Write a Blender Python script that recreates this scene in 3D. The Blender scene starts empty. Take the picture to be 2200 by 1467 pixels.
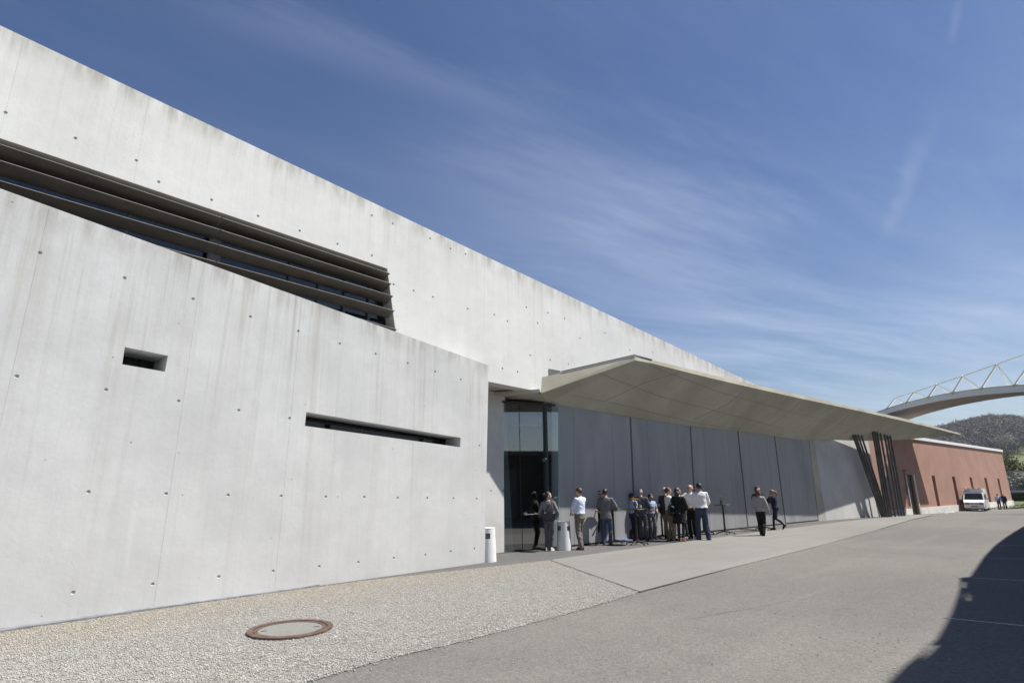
import bpy, bmesh, math, random
import numpy as np
from mathutils import Vector, Matrix, noise
from mathutils.geometry import delaunay_2d_cdt
from mathutils.bvhtree import BVHTree
random.seed(7); RNG = np.random.default_rng(7)
scene = bpy.context.scene
COL = scene.collection
R = math.radians

# ------------------------------------------------------------------ camera
EYE = 1.75; FPX = 1210.0; HORIZON = 1051.0
PITCH = math.atan((HORIZON - 733.5) / FPX); ROLL = R(-0.5)
fwd = np.array([0, math.cos(PITCH), math.sin(PITCH)])
_r0 = np.array([1.0, 0, 0]); _u0 = np.array([0, -math.sin(PITCH), math.cos(PITCH)])
cright = _r0 * math.cos(ROLL) + _u0 * math.sin(ROLL)
cup = -_r0 * math.sin(ROLL) + _u0 * math.cos(ROLL)
EYEP = np.array([0, 0, EYE])
cd = bpy.data.cameras.new('camera'); cam = bpy.data.objects.new('camera', cd); COL.objects.link(cam)
cd.sensor_width = 36.0; cd.lens = FPX / 2200.0 * 36.0; cd.clip_start = 0.1; cd.clip_end = 6000
cam.matrix_world = Matrix(((cright[0], cup[0], -fwd[0], 0), (cright[1], cup[1], -fwd[1], 0),
                           (cright[2], cup[2], -fwd[2], EYE), (0, 0, 0, 1)))
scene.camera = cam

# ------------------------------------------------------------------ sun, sky, exposure
SUN_AZ, SUN_EL = 2.0, 57.0            # azimuth measured from +X towards +Y
SUN = np.array([math.cos(R(SUN_AZ)) * math.cos(R(SUN_EL)), math.sin(R(SUN_AZ)) * math.cos(R(SUN_EL)), math.sin(R(SUN_EL))])
sl = bpy.data.lights.new('sun', 'SUN'); sl.energy = 5.0; sl.angle = R(0.53); sl.color = (1.0, 0.955, 0.88)
so = bpy.data.objects.new('sun', sl); COL.objects.link(so); so.location = (30, 5, 60)
so.rotation_euler = Vector(SUN).to_track_quat('Z', 'Y').to_euler()
world = bpy.data.worlds.new('World'); scene.world = world; world.use_nodes = True
scene.view_settings.view_transform = 'Standard'; scene.view_settings.look = 'None'
scene.view_settings.exposure = 0.58; scene.view_settings.gamma = 1.0
scene.view_settings.use_curve_mapping = False
cy = scene.cycles
cy.max_bounces = 6; cy.diffuse_bounces = 3; cy.glossy_bounces = 3; cy.transmission_bounces = 4; cy.transparent_max_bounces = 8
cy.caustics_reflective = False; cy.caustics_refractive = False; cy.use_denoising = True; cy.use_adaptive_sampling = True; cy.adaptive_threshold = 0.02


class NT:
    """small helper for node trees"""
    def __init__(s, tree):
        s.t = tree; s.t.nodes.clear()
    def n(s, typ, ins=None, **props):
        nd = s.t.nodes.new(typ)
        for k, v in props.items(): setattr(nd, k, v)
        for k, v in (ins or {}).items():
            sock = nd.inputs[k]
            if isinstance(v, bpy.types.NodeSocket): s.t.links.new(v, sock)
            else: sock.default_value = v
        return nd
    def math(s, op, a, b=None, c=None, clamp=False):
        nd = s.t.nodes.new('ShaderNodeMath'); nd.operation = op; nd.use_clamp = clamp
        for i, v in enumerate((a, b, c)):
            if v is None: continue
            if isinstance(v, bpy.types.NodeSocket): s.t.links.new(v, nd.inputs[i])
            else: nd.inputs[i].default_value = v
        return nd.outputs[0]
    def mix(s, fac, a, b, typ='MIX'):
        nd = s.t.nodes.new('ShaderNodeMix'); nd.data_type = 'RGBA'; nd.blend_type = typ
        for i, v in ((0, fac), (6, a), (7, b)):
            if isinstance(v, bpy.types.NodeSocket): s.t.links.new(v, nd.inputs[i])
            else: nd.inputs[i].default_value = v if i == 0 else (*v[:3], 1)
        return nd.outputs[2]
    def ramp(s, fac, lo, hi, a=0.0, b=1.0):
        nd = s.t.nodes.new('ShaderNodeMapRange'); nd.clamp = True; nd.interpolation_type = 'SMOOTHSTEP'
        s.t.links.new(fac, nd.inputs[0])
        nd.inputs[1].default_value = lo; nd.inputs[2].default_value = hi; nd.inputs[3].default_value = a; nd.inputs[4].default_value = b
        return nd.outputs[0]
    def noise(s, vec, scale, detail=4, rough=0.55):
        nd = s.n('ShaderNodeTexNoise', {'Scale': scale, 'Detail': detail, 'Roughness': rough})
        s.t.links.new(vec, nd.inputs['Vector']); return nd.outputs[0]
    def map(s, vec, scale=(1, 1, 1), rot=(0, 0, 0), loc=(0, 0, 0)):
        if any(rot):
            r_ = s.n('ShaderNodeMapping', {'Rotation': rot}); s.t.links.new(vec, r_.inputs['Vector']); vec = r_.outputs[0]
        nd = s.n('ShaderNodeMapping', {'Scale': scale, 'Location': loc})
        s.t.links.new(vec, nd.inputs['Vector']); return nd.outputs[0]
    def link(s, a, b): s.t.links.new(a, b)


def build_world():
    w = NT(world.node_tree)
    sky = w.n('ShaderNodeTexSky', sky_type='NISHITA', sun_disc=False, sun_elevation=R(SUN_EL), sun_rotation=R(90 - SUN_AZ))
    sky.altitude = 400; sky.air_density = 1.25; sky.dust_density = 0.3; sky.ozone_density = 3.0
    geo = w.n('ShaderNodeTexCoord')
    sep = w.n('ShaderNodeSeparateXYZ', {0: geo.outputs['Generated']})
    z = w.math('MAXIMUM', sep.outputs[2], 0.03)
    u = w.math('DIVIDE', sep.outputs[0], z); v = w.math('DIVIDE', sep.outputs[1], z)
    uv = w.n('ShaderNodeCombineXYZ', {0: u, 1: v, 2: 0.0}).outputs[0]
    # thin cirrus on a flat layer overhead; streaks run along one wind direction
    ang = R(-27)
    warp = w.noise(uv, 0.6, 2)
    m1 = w.map(uv, (0.30, 1.5, 1), (0, 0, ang))
    wv = w.n('ShaderNodeVectorMath', {0: m1, 1: w.n('ShaderNodeCombineXYZ', {0: 0.0, 1: w.math('MULTIPLY', warp, 0.9), 2: 0.0}).outputs[0]}, operation='ADD').outputs[0]
    n1 = w.noise(wv, 1.1, 6, 0.58)
    n2 = w.noise(w.map(uv, (1.0, 4.6, 1), (0, 0, ang - 0.12)), 1.6, 8, 0.66)
    c = w.math('MULTIPLY', w.ramp(n1, 0.40, 0.86), w.ramp(warp, 0.30, 0.75))
    c = w.math('ADD', w.math('MULTIPLY', c, 0.26), w.math('MULTIPLY', w.math('MULTIPLY', w.ramp(n2, 0.36, 0.82), w.ramp(warp, 0.30, 0.75)), 0.13))
    c = w.math('MULTIPLY', c, w.ramp(sep.outputs[2], 0.12, 0.50, 1.25, 0.7))
    c = w.math('ADD', c, w.math('MULTIPLY', w.ramp(n1, 0.25, 0.75), w.ramp(sep.outputs[2], 0.05, 0.62, 0.46, 0.02)))
    # one long soft band and two old contrails: straight lines on the same layer
    for (a, b, wid, amp, fr) in CLOUD_BANDS:
        ux, uy = b[0] - a[0], b[1] - a[1]; L = math.hypot(ux, uy); ux /= L; uy /= L
        du = w.math('SUBTRACT', u, a[0]); dv = w.math('SUBTRACT', v, a[1])
        al = w.math('ADD', w.math('MULTIPLY', du, ux), w.math('MULTIPLY', dv, uy))
        ac = w.math('ADD', w.math('MULTIPLY', du, -uy), w.math('MULTIPLY', dv, ux))
        wob = w.math('MULTIPLY', w.math('SUBTRACT', w.math('ADD', n1, n2), 1.0), wid * fr)
        ac = w.math('ABSOLUTE', w.math('ADD', ac, wob))
        f = w.ramp(ac, 0, wid, 1, 0)
        f = w.math('MULTIPLY', f, w.math('MULTIPLY', w.ramp(al, -0.2 * L, 0.35 * L), w.ramp(al, 0.6 * L, 1.25 * L, 1, 0)))
        f = w.math('MULTIPLY', f, w.ramp(n2, 0.2, 0.8, 0.55, 1.0))
        c = w.math('ADD', c, w.math('MULTIPLY', f, amp))
    c = w.math('MINIMUM', c, 0.85)
    c = w.math('MULTIPLY', c, w.ramp(sep.outputs[2], 0.0, 0.06))
    hsv = w.n('ShaderNodeHueSaturation', {'Saturation': 1.14, 'Hue': 0.511, 'Color': sky.outputs[0]})
    col = w.mix(c, hsv.outputs[0], (7.2, 8.2, 10.6))
    bg = w.n('ShaderNodeBackground', {'Color': col, 'Strength': 0.059})
    out = w.n('ShaderNodeOutputWorld', {'Surface': bg.outputs[0]})


# ------------------------------------------------------------------ unprojection of survey points on real planes
def A3(*v): return np.array(v, float)
def ray(px, py): return fwd + cright * (px - 1100.0) / FPX - cup * (py - 733.5) / FPX
def smooth(t): t = np.clip(t, 0, 1); return t * t * (3 - 2 * t)
def zg(y): return -1.15 * smooth((np.asarray(y, float) - 31.0) / 35.0)
def gr(px, py):
    d = ray(px, py); lo, hi = 1.0, 400.0
    for _ in range(60):
        m = (lo + hi) / 2; q = EYEP + d * m
        if q[2] > zg(q[1]): lo = m
        else: hi = m
    return EYEP + d * lo
def onp(px, py, p0, n):
    d = ray(px, py); return EYEP + d * (np.dot(p0 - EYEP, n) / np.dot(d, n))
def proj(q):
    v = np.asarray(q) - EYEP; z = v @ fwd; return 1100 + FPX * (v @ cright) / z, 733.5 - FPX * (v @ cup) / z
def skyuv(px, py): d = ray(px, py); return d[0] / d[2], d[1] / d[2]
CLOUD_BANDS = [(skyuv(330, -20), skyuv(1180, 245), 0.12, 0.09, 1.7), (skyuv(1000, 300), skyuv(1640, 700), 0.70, 0.25, 0.6),
               (skyuv(1897, 520), skyuv(1995, 270), 0.05, 0.12, 1.6), (skyuv(2040, 95), skyuv(2062, 0), 0.016, 0.12, 1.6)]
build_world()

# ------------------------------------------------------------------ mesh and object helpers
ORIGIN = {}
class MB:
    def __init__(s): s.v = []; s.f = []; s.m = []; s.uv = None; s.smooth = False
    def add(s, vs, fs, mi=0):
        o = len(s.v); s.v += [tuple(map(float, v)) for v in vs]
        for f in fs: s.f.append(tuple(i + o for i in f)); s.m.append(mi)
        return s
    def box(s, c, size, rot=None, mi=0):
        c = np.asarray(c, float); h = np.asarray(size, float) / 2
        cs = [np.array([x, y, z]) * h for z in (-1, 1) for y in (-1, 1) for x in (-1, 1)]
        if rot is not None: cs = [rot @ q for q in cs]
        return s.add([c + q for q in cs], [(0, 2, 3, 1), (4, 5, 7, 6), (0, 1, 5, 4), (2, 6, 7, 3), (0, 4, 6, 2), (1, 3, 7, 5)], mi)
    def prism(s, poly, ext, mi=0):
        n = len(poly); p = [np.asarray(q, float) for q in poly]; e = np.asarray(ext, float)
        return s.add(p + [q + e for q in p], [tuple(range(n))[::-1], tuple(range(n, 2 * n))] + [(i, (i + 1) % n, n + (i + 1) % n, n + i) for i in range(n)], mi)
    def tube(s, pts, rad, n=8, cap=True, mi=0, flat=1.0, up=None):
        pts = [np.asarray(p, float) for p in pts]; rads = rad if hasattr(rad, '__len__') else [rad] * len(pts)
        vs, fs = [], []; ref = None
        for i, p in enumerate(pts):
            t = pts[min(i + 1, len(pts) - 1)] - pts[max(i - 1, 0)]; t = t / (np.linalg.norm(t) + 1e-9)
            if ref is None:
                ref = np.asarray(up, float) if up is not None else (np.array([0, 0, 1.0]) if abs(t[2]) < 0.9 else np.array([1.0, 0, 0]))
            a = ref - t * (ref @ t); a /= np.linalg.norm(a) + 1e-9; ref = a; b = np.cross(t, a)
            r = rads[i]; rx, ry = r if hasattr(r, '__len__') else (r, r * flat)
            for k in range(n):
                th = 2 * math.pi * k / n; vs.append(p + a * math.cos(th) * rx + b * math.sin(th) * ry)
        for i in range(len(pts) - 1):
            for k in range(n): fs.append((i * n + k, i * n + (k + 1) % n, (i + 1) * n + (k + 1) % n, (i + 1) * n + k))
        if cap: fs += [tuple(range(n))[::-1], tuple(range((len(pts) - 1) * n, len(pts) * n))]
        return s.add(vs, fs, mi)
    def lathe(s, prof, n=16, c=(0, 0, 0), mi=0, cap=True):
        vs, fs = [], []
        for r, z in prof:
            for k in range(n):
                th = 2 * math.pi * k / n; vs.append((c[0] + r * math.cos(th), c[1] + r * math.sin(th), c[2] + z))
        for i in range(len(prof) - 1):
            for k in range(n): fs.append((i * n + k, i * n + (k + 1) % n, (i + 1) * n + (k + 1) % n, (i + 1) * n + k))
        if cap: fs += [tuple(range(n))[::-1], tuple(range((len(prof) - 1) * n, len(prof) * n))]
        return s.add(vs, fs, mi)
    def ball(s, c, r, n=10, m=6, mi=0, rot=None):
        r = np.asarray(r if hasattr(r, '__len__') else (r, r, r), float); vs, fs = [], []
        for i in range(m + 1):
            ph = math.pi * (i / m) - math.pi / 2
            for k in range(n):
                th = 2 * math.pi * k / n; q = np.array([math.cos(ph) * math.cos(th), math.cos(ph) * math.sin(th), math.sin(ph)]) * r
                vs.append(np.asarray(c) + (rot @ q if rot is not None else q))
        for i in range(m):
            for k in range(n): fs.append((i * n + k, i * n + (k + 1) % n, (i + 1) * n + (k + 1) % n, (i + 1) * n + k))
        return s.add(vs, fs, mi)
    def rings(s, rings, n=14, mi=0, cap=True):
        """rings: (cx,cy,cz,hx,hy) horizontal ellipses"""
        vs, fs = [], []
        for (cx, cy, cz, hx, hy) in rings:
            for k in range(n):
                th = 2 * math.pi * k / n; vs.append((cx + hx * math.cos(th), cy + hy * math.sin(th), cz))
        for i in range(len(rings) - 1):
            for k in range(n): fs.append((i * n + k, i * n + (k + 1) % n, (i + 1) * n + (k + 1) % n, (i + 1) * n + k))
        if cap: fs += [tuple(range(n))[::-1], tuple(range((len(rings) - 1) * n, len(rings) * n))]
        return s.add(vs, fs, mi)
    def mesh(s, name, off=(0, 0, 0)):
        me = bpy.data.meshes.new(name)
        v = np.array(s.v, float) - np.asarray(off, float)
        me.from_pydata([tuple(q) for q in v], [], s.f); me.update()
        if any(s.m): me.polygons.foreach_set('material_index', s.m)
        if s.smooth: me.polygons.foreach_set('use_smooth', [True] * len(me.polygons))
        return me

def tag(o, label=None, cat=None, group=None, kind=None):
    if label: o['label'] = label
    if cat: o['category'] = cat
    if group: o['group'] = group
    if kind: o['kind'] = kind
    return o
def thing(name, label, cat, loc=(0, 0, 0), rotz=0.0, group=None):
    o = bpy.data.objects.new(name, None); COL.objects.link(o)
    o.empty_display_size = 0.2; o.location = tuple(map(float, loc)); o.rotation_euler = (0, 0, rotz)
    ORIGIN[o.name] = np.asarray(loc, float); return tag(o, label, cat, group)
def link(name, me, mats, parent=None, loc=(0, 0, 0)):
    o = bpy.data.objects.new(name, me); COL.objects.link(o)
    for m in (mats if isinstance(mats, (list, tuple)) else [mats]):
        if len(me.materials) < (len(mats) if isinstance(mats, (list, tuple)) else 1): me.materials.append(m)
    if parent is not None: o.parent = parent
    o.location = tuple(map(float, loc)); return o
def part(name, mb, mats, parent=None, local=False):
    """mesh given in world coordinates (or in the parent's own when local)"""
    off = (0, 0, 0)
    if parent is not None and not local: off = ORIGIN[parent.name]
    o = link(name, mb.mesh(name, off), mats, parent)
    ORIGIN[o.name] = np.asarray(off, float) if parent is not None else np.zeros(3)
    return o
def struct(name, mb, mats, parent=None):
    o = part(name, mb, mats, parent)
    if parent is None: o['kind'] = 'structure'
    return o
def copy_tree(o, parent=None):
    c = o.copy(); COL.objects.link(c); c.parent = parent
    for ch in list(o.children): copy_tree(ch, c)
    return c

class Frame:
    """a vertical plane: u runs along it, w out of it towards the viewer, z up"""
    def __init__(s, a, b, off=0.0):
        a = np.asarray(a, float); b = np.asarray(b, float); d = (b - a) * [1, 1, 0]; s.d = d / np.linalg.norm(d)
        s.n = np.array([s.d[1], -s.d[0], 0]); s.o = np.array([a[0], a[1], 0]) + s.n * off
    def uz(s, px, py): q = onp(px, py, s.o, s.n); return float((q - s.o) @ s.d), float(q[2])
    def p(s, u, z, w=0.0): return s.o + s.d * u + s.n * w + np.array([0, 0, z])

def wall_mesh(name, fr, outline, holes, thick, off, top=None, seg=None):
    """front face with real holes. holes: (poly, depth, closed bottom). outline in (u,z), counter-clockwise"""
    pts, edges = [], []
    def ring(poly):
        i0 = len(pts)
        for q in poly: pts.append(Vector(q))
        k = len(poly)
        for i in range(k): edges.append((i0 + i, i0 + (i + 1) % k))
    ring(outline)
    for h in holes: ring(h[0])
    for q in (seg or []): pts.append(Vector(q))
    vo, eo, fo, *_ = delaunay_2d_cdt(pts, edges, [], 0, 1e-5)
    def inside(p, poly):
        c = False; j = len(poly) - 1
        for i in range(len(poly)):
            a, b = poly[i], poly[j]
            if (a[1] > p[1]) != (b[1] > p[1]) and p[0] < (b[0] - a[0]) * (p[1] - a[1]) / (b[1] - a[1]) + a[0]: c = not c
            j = i
        return c
    hb = [(min(q[0] for q in h[0]), max(q[0] for q in h[0]), min(q[1] for q in h[0]), max(q[1] for q in h[0]), h[0]) for h in holes]
    mb = MB(); mb.v = [tuple(fr.p(q.x, q.y)) for q in vo]
    for f in fo:
        c = sum((vo[i] for i in f), Vector((0, 0))) / len(f)
        if not inside(c, outline): continue
        if any(b[0] <= c.x <= b[1] and b[2] <= c.y <= b[3] and inside(c, b[4]) for b in hb): continue
        a, b_, c_ = (vo[f[0]], vo[f[1]], vo[f[2]])
        ccw = (b_ - a).cross(c_ - a) > 0
        mb.f.append(tuple(f) if ccw else tuple(f)[::-1]); mb.m.append(0)
    for poly, dep, bottom in [(outline, thick, True)] + list(holes):
        k = len(poly); fr0 = [fr.p(u, z) for u, z in poly]; bk = [fr.p(u, z, -dep) for u, z in poly]
        fs = [(i, (i + 1) % k, k + (i + 1) % k, k + i) for i in range(k)]
        if poly is not outline: fs = [f[::-1] for f in fs]
        mb.add(fr0 + bk, fs)
        if bottom:
            if poly is outline:
                # back face repeats the openings that go right through
                o0 = len(mb.v); mb.v += [tuple(fr.p(q.x, q.y, -dep)) for q in vo]
                for f in fo:
                    c = sum((vo[i] for i in f), Vector((0, 0))) / len(f)
                    if inside(c, outline) and not any((not h[2]) and inside(c, h[0]) for h in holes):
                        mb.f.append(tuple(i + o0 for i in f)); mb.m.append(0)
            else: mb.add(bk, [tuple(range(k))])
    me = mb.mesh(name, off)
    v = np.array(mb.v); uu = (v - fr.o) @ fr.d
    at = me.attributes.new('wall', 'FLOAT_VECTOR', 'POINT')
    tz = (top(uu) - v[:, 2]) if top is not None else np.full(len(v), 5.0)
    at.data.foreach_set('vector', np.stack([uu, v[:, 2], tz], 1).ravel().astype(np.float32))
    return me
def ngon(c, r, n=10, ph=0.0): return [(c[0] + r * math.cos(2 * math.pi * k / n + ph), c[1] + r * math.sin(2 * math.pi * k / n + ph)) for k in range(n)]

# ------------------------------------------------------------------ materials
MATS = {}
def newmat(name):
    m = bpy.data.materials.new(name); m.use_nodes = True; MATS[name] = m
    t = NT(m.node_tree); b = t.n('ShaderNodeBsdfPrincipled'); o = t.n('ShaderNodeOutputMaterial', {'Surface': b.outputs[0]})
    return m, t, b
def plain(name, col, rough=0.6, metal=0.0, var=0.12, scale=6.0, bump=0.0, bscale=60.0, spec=0.5, coat=0.0):
    m, t, b = newmat(name)
    tc = t.n('ShaderNodeTexCoord').outputs['Object']
    n = t.noise(tc, scale, 5)
    c = t.mix(t.ramp(n, 0.3, 0.7), tuple(x * (1 - var) for x in col), tuple(min(1, x * (1 + var)) for x in col))
    t.link(c, b.inputs['Base Color']); b.inputs['Roughness'].default_value = rough; b.inputs['Metallic'].default_value = metal
    b.inputs['Specular IOR Level'].default_value = spec; b.inputs['Coat Weight'].default_value = coat
    if bump:
        bn = t.n('ShaderNodeBump', {'Strength': bump, 'Distance': 0.01, 'Height': t.noise(tc, bscale, 4)}); t.link(bn.outputs[0], b.inputs['Normal'])
    return m

def concrete(name, c_lo, c_hi, streak=0.5, warm=(0.62, 0.56, 0.46), attr=True, stain_top=1.0, pores=1.0, drip=2.6):
    m, t, b = newmat(name)
    if attr:
        vec = t.n('ShaderNodeAttribute', attribute_name='wall').outputs['Vector']
        sp = t.n('ShaderNodeSeparateXYZ', {0: vec}); uv = t.n('ShaderNodeCombineXYZ', {0: sp.outputs[0], 1: sp.outputs[1], 2: 0.0}).outputs[0]
        top = sp.outputs[2]
    else:
        uv = t.n('ShaderNodeTexCoord').outputs['Object']; top = None
    base = t.mix(t.ramp(t.noise(uv, 0.55, 5), 0.32, 0.68), c_lo, c_hi)
    fine = t.noise(uv, 3.2, 6, 0.62)
    base = t.mix(t.ramp(fine, 0.35, 0.75, 0.0, 0.22), base, tuple(x * 0.80 for x in c_lo))
    cloud = t.noise(t.map(uv, (1, 1, 1), (0, 0, 0), (7, 3, 0)), 1.5, 4)
    base = t.mix(t.ramp(cloud, 0.5, 0.72, 0.0, 0.16), base, tuple(min(1, x * 1.16) for x in c_hi))
    if attr:
        # rain streaks: hang from the coping, fade downwards, some reach the foot
        s1 = t.ramp(t.noise(t.map(uv, (2.0, 0.10, 1)), 1.0, 6, 0.62), 0.50, 0.72)
        s2 = t.ramp(t.noise(t.map(uv, (9.0, 0.16, 1), (0, 0, 0), (3, 1, 0)), 1.0, 5, 0.6), 0.50, 0.74)
        s3 = t.ramp(t.noise(t.map(uv, (24.0, 0.22, 1), (0, 0, 0), (9, 4, 0)), 1.0, 4, 0.6), 0.52, 0.75)
        near = t.ramp(top, 0.0, drip, 1.0, 0.30)
        rim = t.math('MULTIPLY', t.ramp(top, 0.0, 0.55, 1.0, 0.0), t.ramp(t.noise(t.map(uv, (3.2, 0.5, 1)), 1.0, 5, 0.65), 0.38, 0.7))
        k = t.math('MULTIPLY', t.math('ADD', t.math('ADD', t.math('MULTIPLY', s1, 0.6), t.math('MULTIPLY', s2, 0.6)), t.math('MULTIPLY', s3, 0.38)), near)
        base = t.mix(t.math('MULTIPLY', k, streak, clamp=True), base, tuple(x * w for x, w in zip(c_lo, (0.60, 0.565, 0.50))))
        base = t.mix(t.math('MULTIPLY', rim, 0.62 * stain_top, clamp=True), base, tuple(x * w for x, w in zip(c_lo, (0.50, 0.47, 0.41))))
        # pale runs of lime
        l1 = t.ramp(t.noise(t.map(uv, (5.0, 0.12, 1), (0, 0, 0), (13, 8, 0)), 1.0, 5, 0.6), 0.58, 0.78)
        base = t.mix(t.math('MULTIPLY', l1, 0.30 * streak), base, tuple(min(1, x * 1.28) for x in c_hi))
    # air holes
    vor = t.n('ShaderNodeTexVoronoi', {'Scale': 7.0, 'Randomness': 1.0}); t.link(uv, vor.inputs['Vector'])
    sepc = t.n('ShaderNodeSeparateColor', {0: vor.outputs['Color']})
    size = t.math('MULTIPLY', t.math('POWER', sepc.outputs[0], 3.0), 0.11)
    hole = t.math('MULTIPLY', t.math('LESS_THAN', vor.outputs['Distance'], size), t.math('GREATER_THAN', sepc.outputs[1], 0.45))
    base = t.mix(t.math('MULTIPLY', hole, 0.75 * pores), base, tuple(x * 0.42 for x in c_lo))
    t.link(base, b.inputs['Base Color']); b.inputs['Roughness'].default_value = 0.82; b.inputs['Specular IOR Level'].default_value = 0.25
    h = t.math('ADD', t.math('MULTIPLY', t.noise(uv, 14, 6, 0.6), 0.55), t.math('MULTIPLY', hole, -0.6))
    h = t.math('ADD', h, t.math('MULTIPLY', cloud, 0.5))
    bn = t.n('ShaderNodeBump', {'Strength': 0.35, 'Distance': 0.012, 'Height': h}); t.link(bn.outputs[0], b.inputs['Normal'])
    return m

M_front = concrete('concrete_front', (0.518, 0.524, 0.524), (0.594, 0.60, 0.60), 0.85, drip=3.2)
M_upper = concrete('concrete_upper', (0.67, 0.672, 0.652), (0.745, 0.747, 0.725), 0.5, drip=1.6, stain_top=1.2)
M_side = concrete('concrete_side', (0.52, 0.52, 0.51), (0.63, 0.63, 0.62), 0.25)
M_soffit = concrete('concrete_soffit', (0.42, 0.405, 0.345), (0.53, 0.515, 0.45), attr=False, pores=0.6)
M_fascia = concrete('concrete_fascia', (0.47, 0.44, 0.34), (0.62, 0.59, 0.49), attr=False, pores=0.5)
M_plug = plain('tie_plug', (0.52, 0.52, 0.51), 0.8)
M_dark = plain('louvre_metal', (0.15, 0.138, 0.125), 0.5, 0.0, 0.1, 3, spec=0.4)
M_edge = plain('louvre_edge', (0.36, 0.345, 0.32), 0.4, 0.3)
M_post = plain('post_metal', (0.16, 0.155, 0.16), 0.5, 0.1)
M_black = plain('black_paint', (0.018, 0.018, 0.018), 0.45)
M_column = plain('column_paint', (0.062, 0.060, 0.062), 0.42, 0.0, 0.2, 2)
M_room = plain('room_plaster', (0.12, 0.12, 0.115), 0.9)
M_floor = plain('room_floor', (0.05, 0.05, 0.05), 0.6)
M_white = plain('white_paint', (0.80, 0.80, 0.79), 0.35, 0.0, 0.03, 3)
M_yellow = plain('yellow_paint', (0.55, 0.42, 0.03), 0.5)
M_steel = plain('steel', (0.55, 0.56, 0.57), 0.28, 0.9)

def glass_mat(name, col, refl_ior=1.52, k=1.7):
    m, t, b = newmat(name)
    nt = t.t; nt.nodes.remove(b)
    tr = t.n('ShaderNodeBsdfTransparent', {'Color': (*col, 1)}); gl = t.n('ShaderNodeBsdfGlossy', {'Color': (1, 1, 1, 1), 'Roughness': 0.01})
    fr = t.n('ShaderNodeFresnel', {'IOR': refl_ior})
    f = t.math('MULTIPLY', fr.outputs[0], k, clamp=True)
    mx = t.n('ShaderNodeMixShader', {0: f, 1: tr.outputs[0], 2: gl.outputs[0]})
    out = [n for n in nt.nodes if n.type == 'OUTPUT_MATERIAL'][0]; t.link(mx.outputs[0], out.inputs[0])
    return m
M_glass = glass_mat('entrance_glass', (0.58, 0.74, 0.73), k=5.0)
M_wglass = glass_mat('window_glass', (0.35, 0.42, 0.45), k=1.6)
M_sglass = glass_mat('slot_glass', (0.30, 0.34, 0.36), k=0.8)
M_bottle = glass_mat('bottle_glass', (0.80, 0.90, 0.86))

def door_mat():
    m, t, b = newmat('door_aluminium')
    tc = t.n('ShaderNodeTexCoord').outputs['Object']
    n1 = t.noise(t.map(tc, (3.0, 3.0, 0.35)), 1.0, 6, 0.6)
    n2 = t.noise(t.map(tc, (0.8, 0.8, 0.25), (0, 0, 0), (4, 2, 9)), 1.0, 4)
    c = t.mix(t.ramp(n1, 0.3, 0.75), (0.345, 0.35, 0.37), (0.39, 0.395, 0.415))
    c = t.mix(t.ramp(n2, 0.42, 0.75, 0, 0.6), c, (0.27, 0.268, 0.285))  # patches and smears here put mottled reflections into the colour
    n3 = t.noise(t.map(tc, (1.1, 1.1, 0.5), (0, 0, 0), (1, 7, 3)), 1.0, 5, 0.6)
    c = t.mix(t.ramp(n3, 0.5, 0.75, 0, 0.45), c, (0.46, 0.465, 0.475))
    sm = t.ramp(t.noise(t.map(tc, (1.2, 1.2, 9.0), (0, 0, 0), (2, 5, 1)), 1.0, 4, 0.65), 0.66, 0.80)
    c = t.mix(t.math('MULTIPLY', sm, 0.5), c, (0.17, 0.17, 0.18))
    t.link(c, b.inputs['Base Color']); b.inputs['Metallic'].default_value = 0.25
    t.link(t.ramp(n1, 0.2, 0.8, 0.42, 0.58), b.inputs['Roughness'])
    bn = t.n('ShaderNodeBump', {'Strength': 0.15, 'Distance': 0.02, 'Height': t.noise(t.map(tc, (0.8, 0.8, 0.8)), 1.0, 2)}); t.link(bn.outputs[0], b.inputs['Normal'])
    return m
M_door = door_mat()

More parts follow.
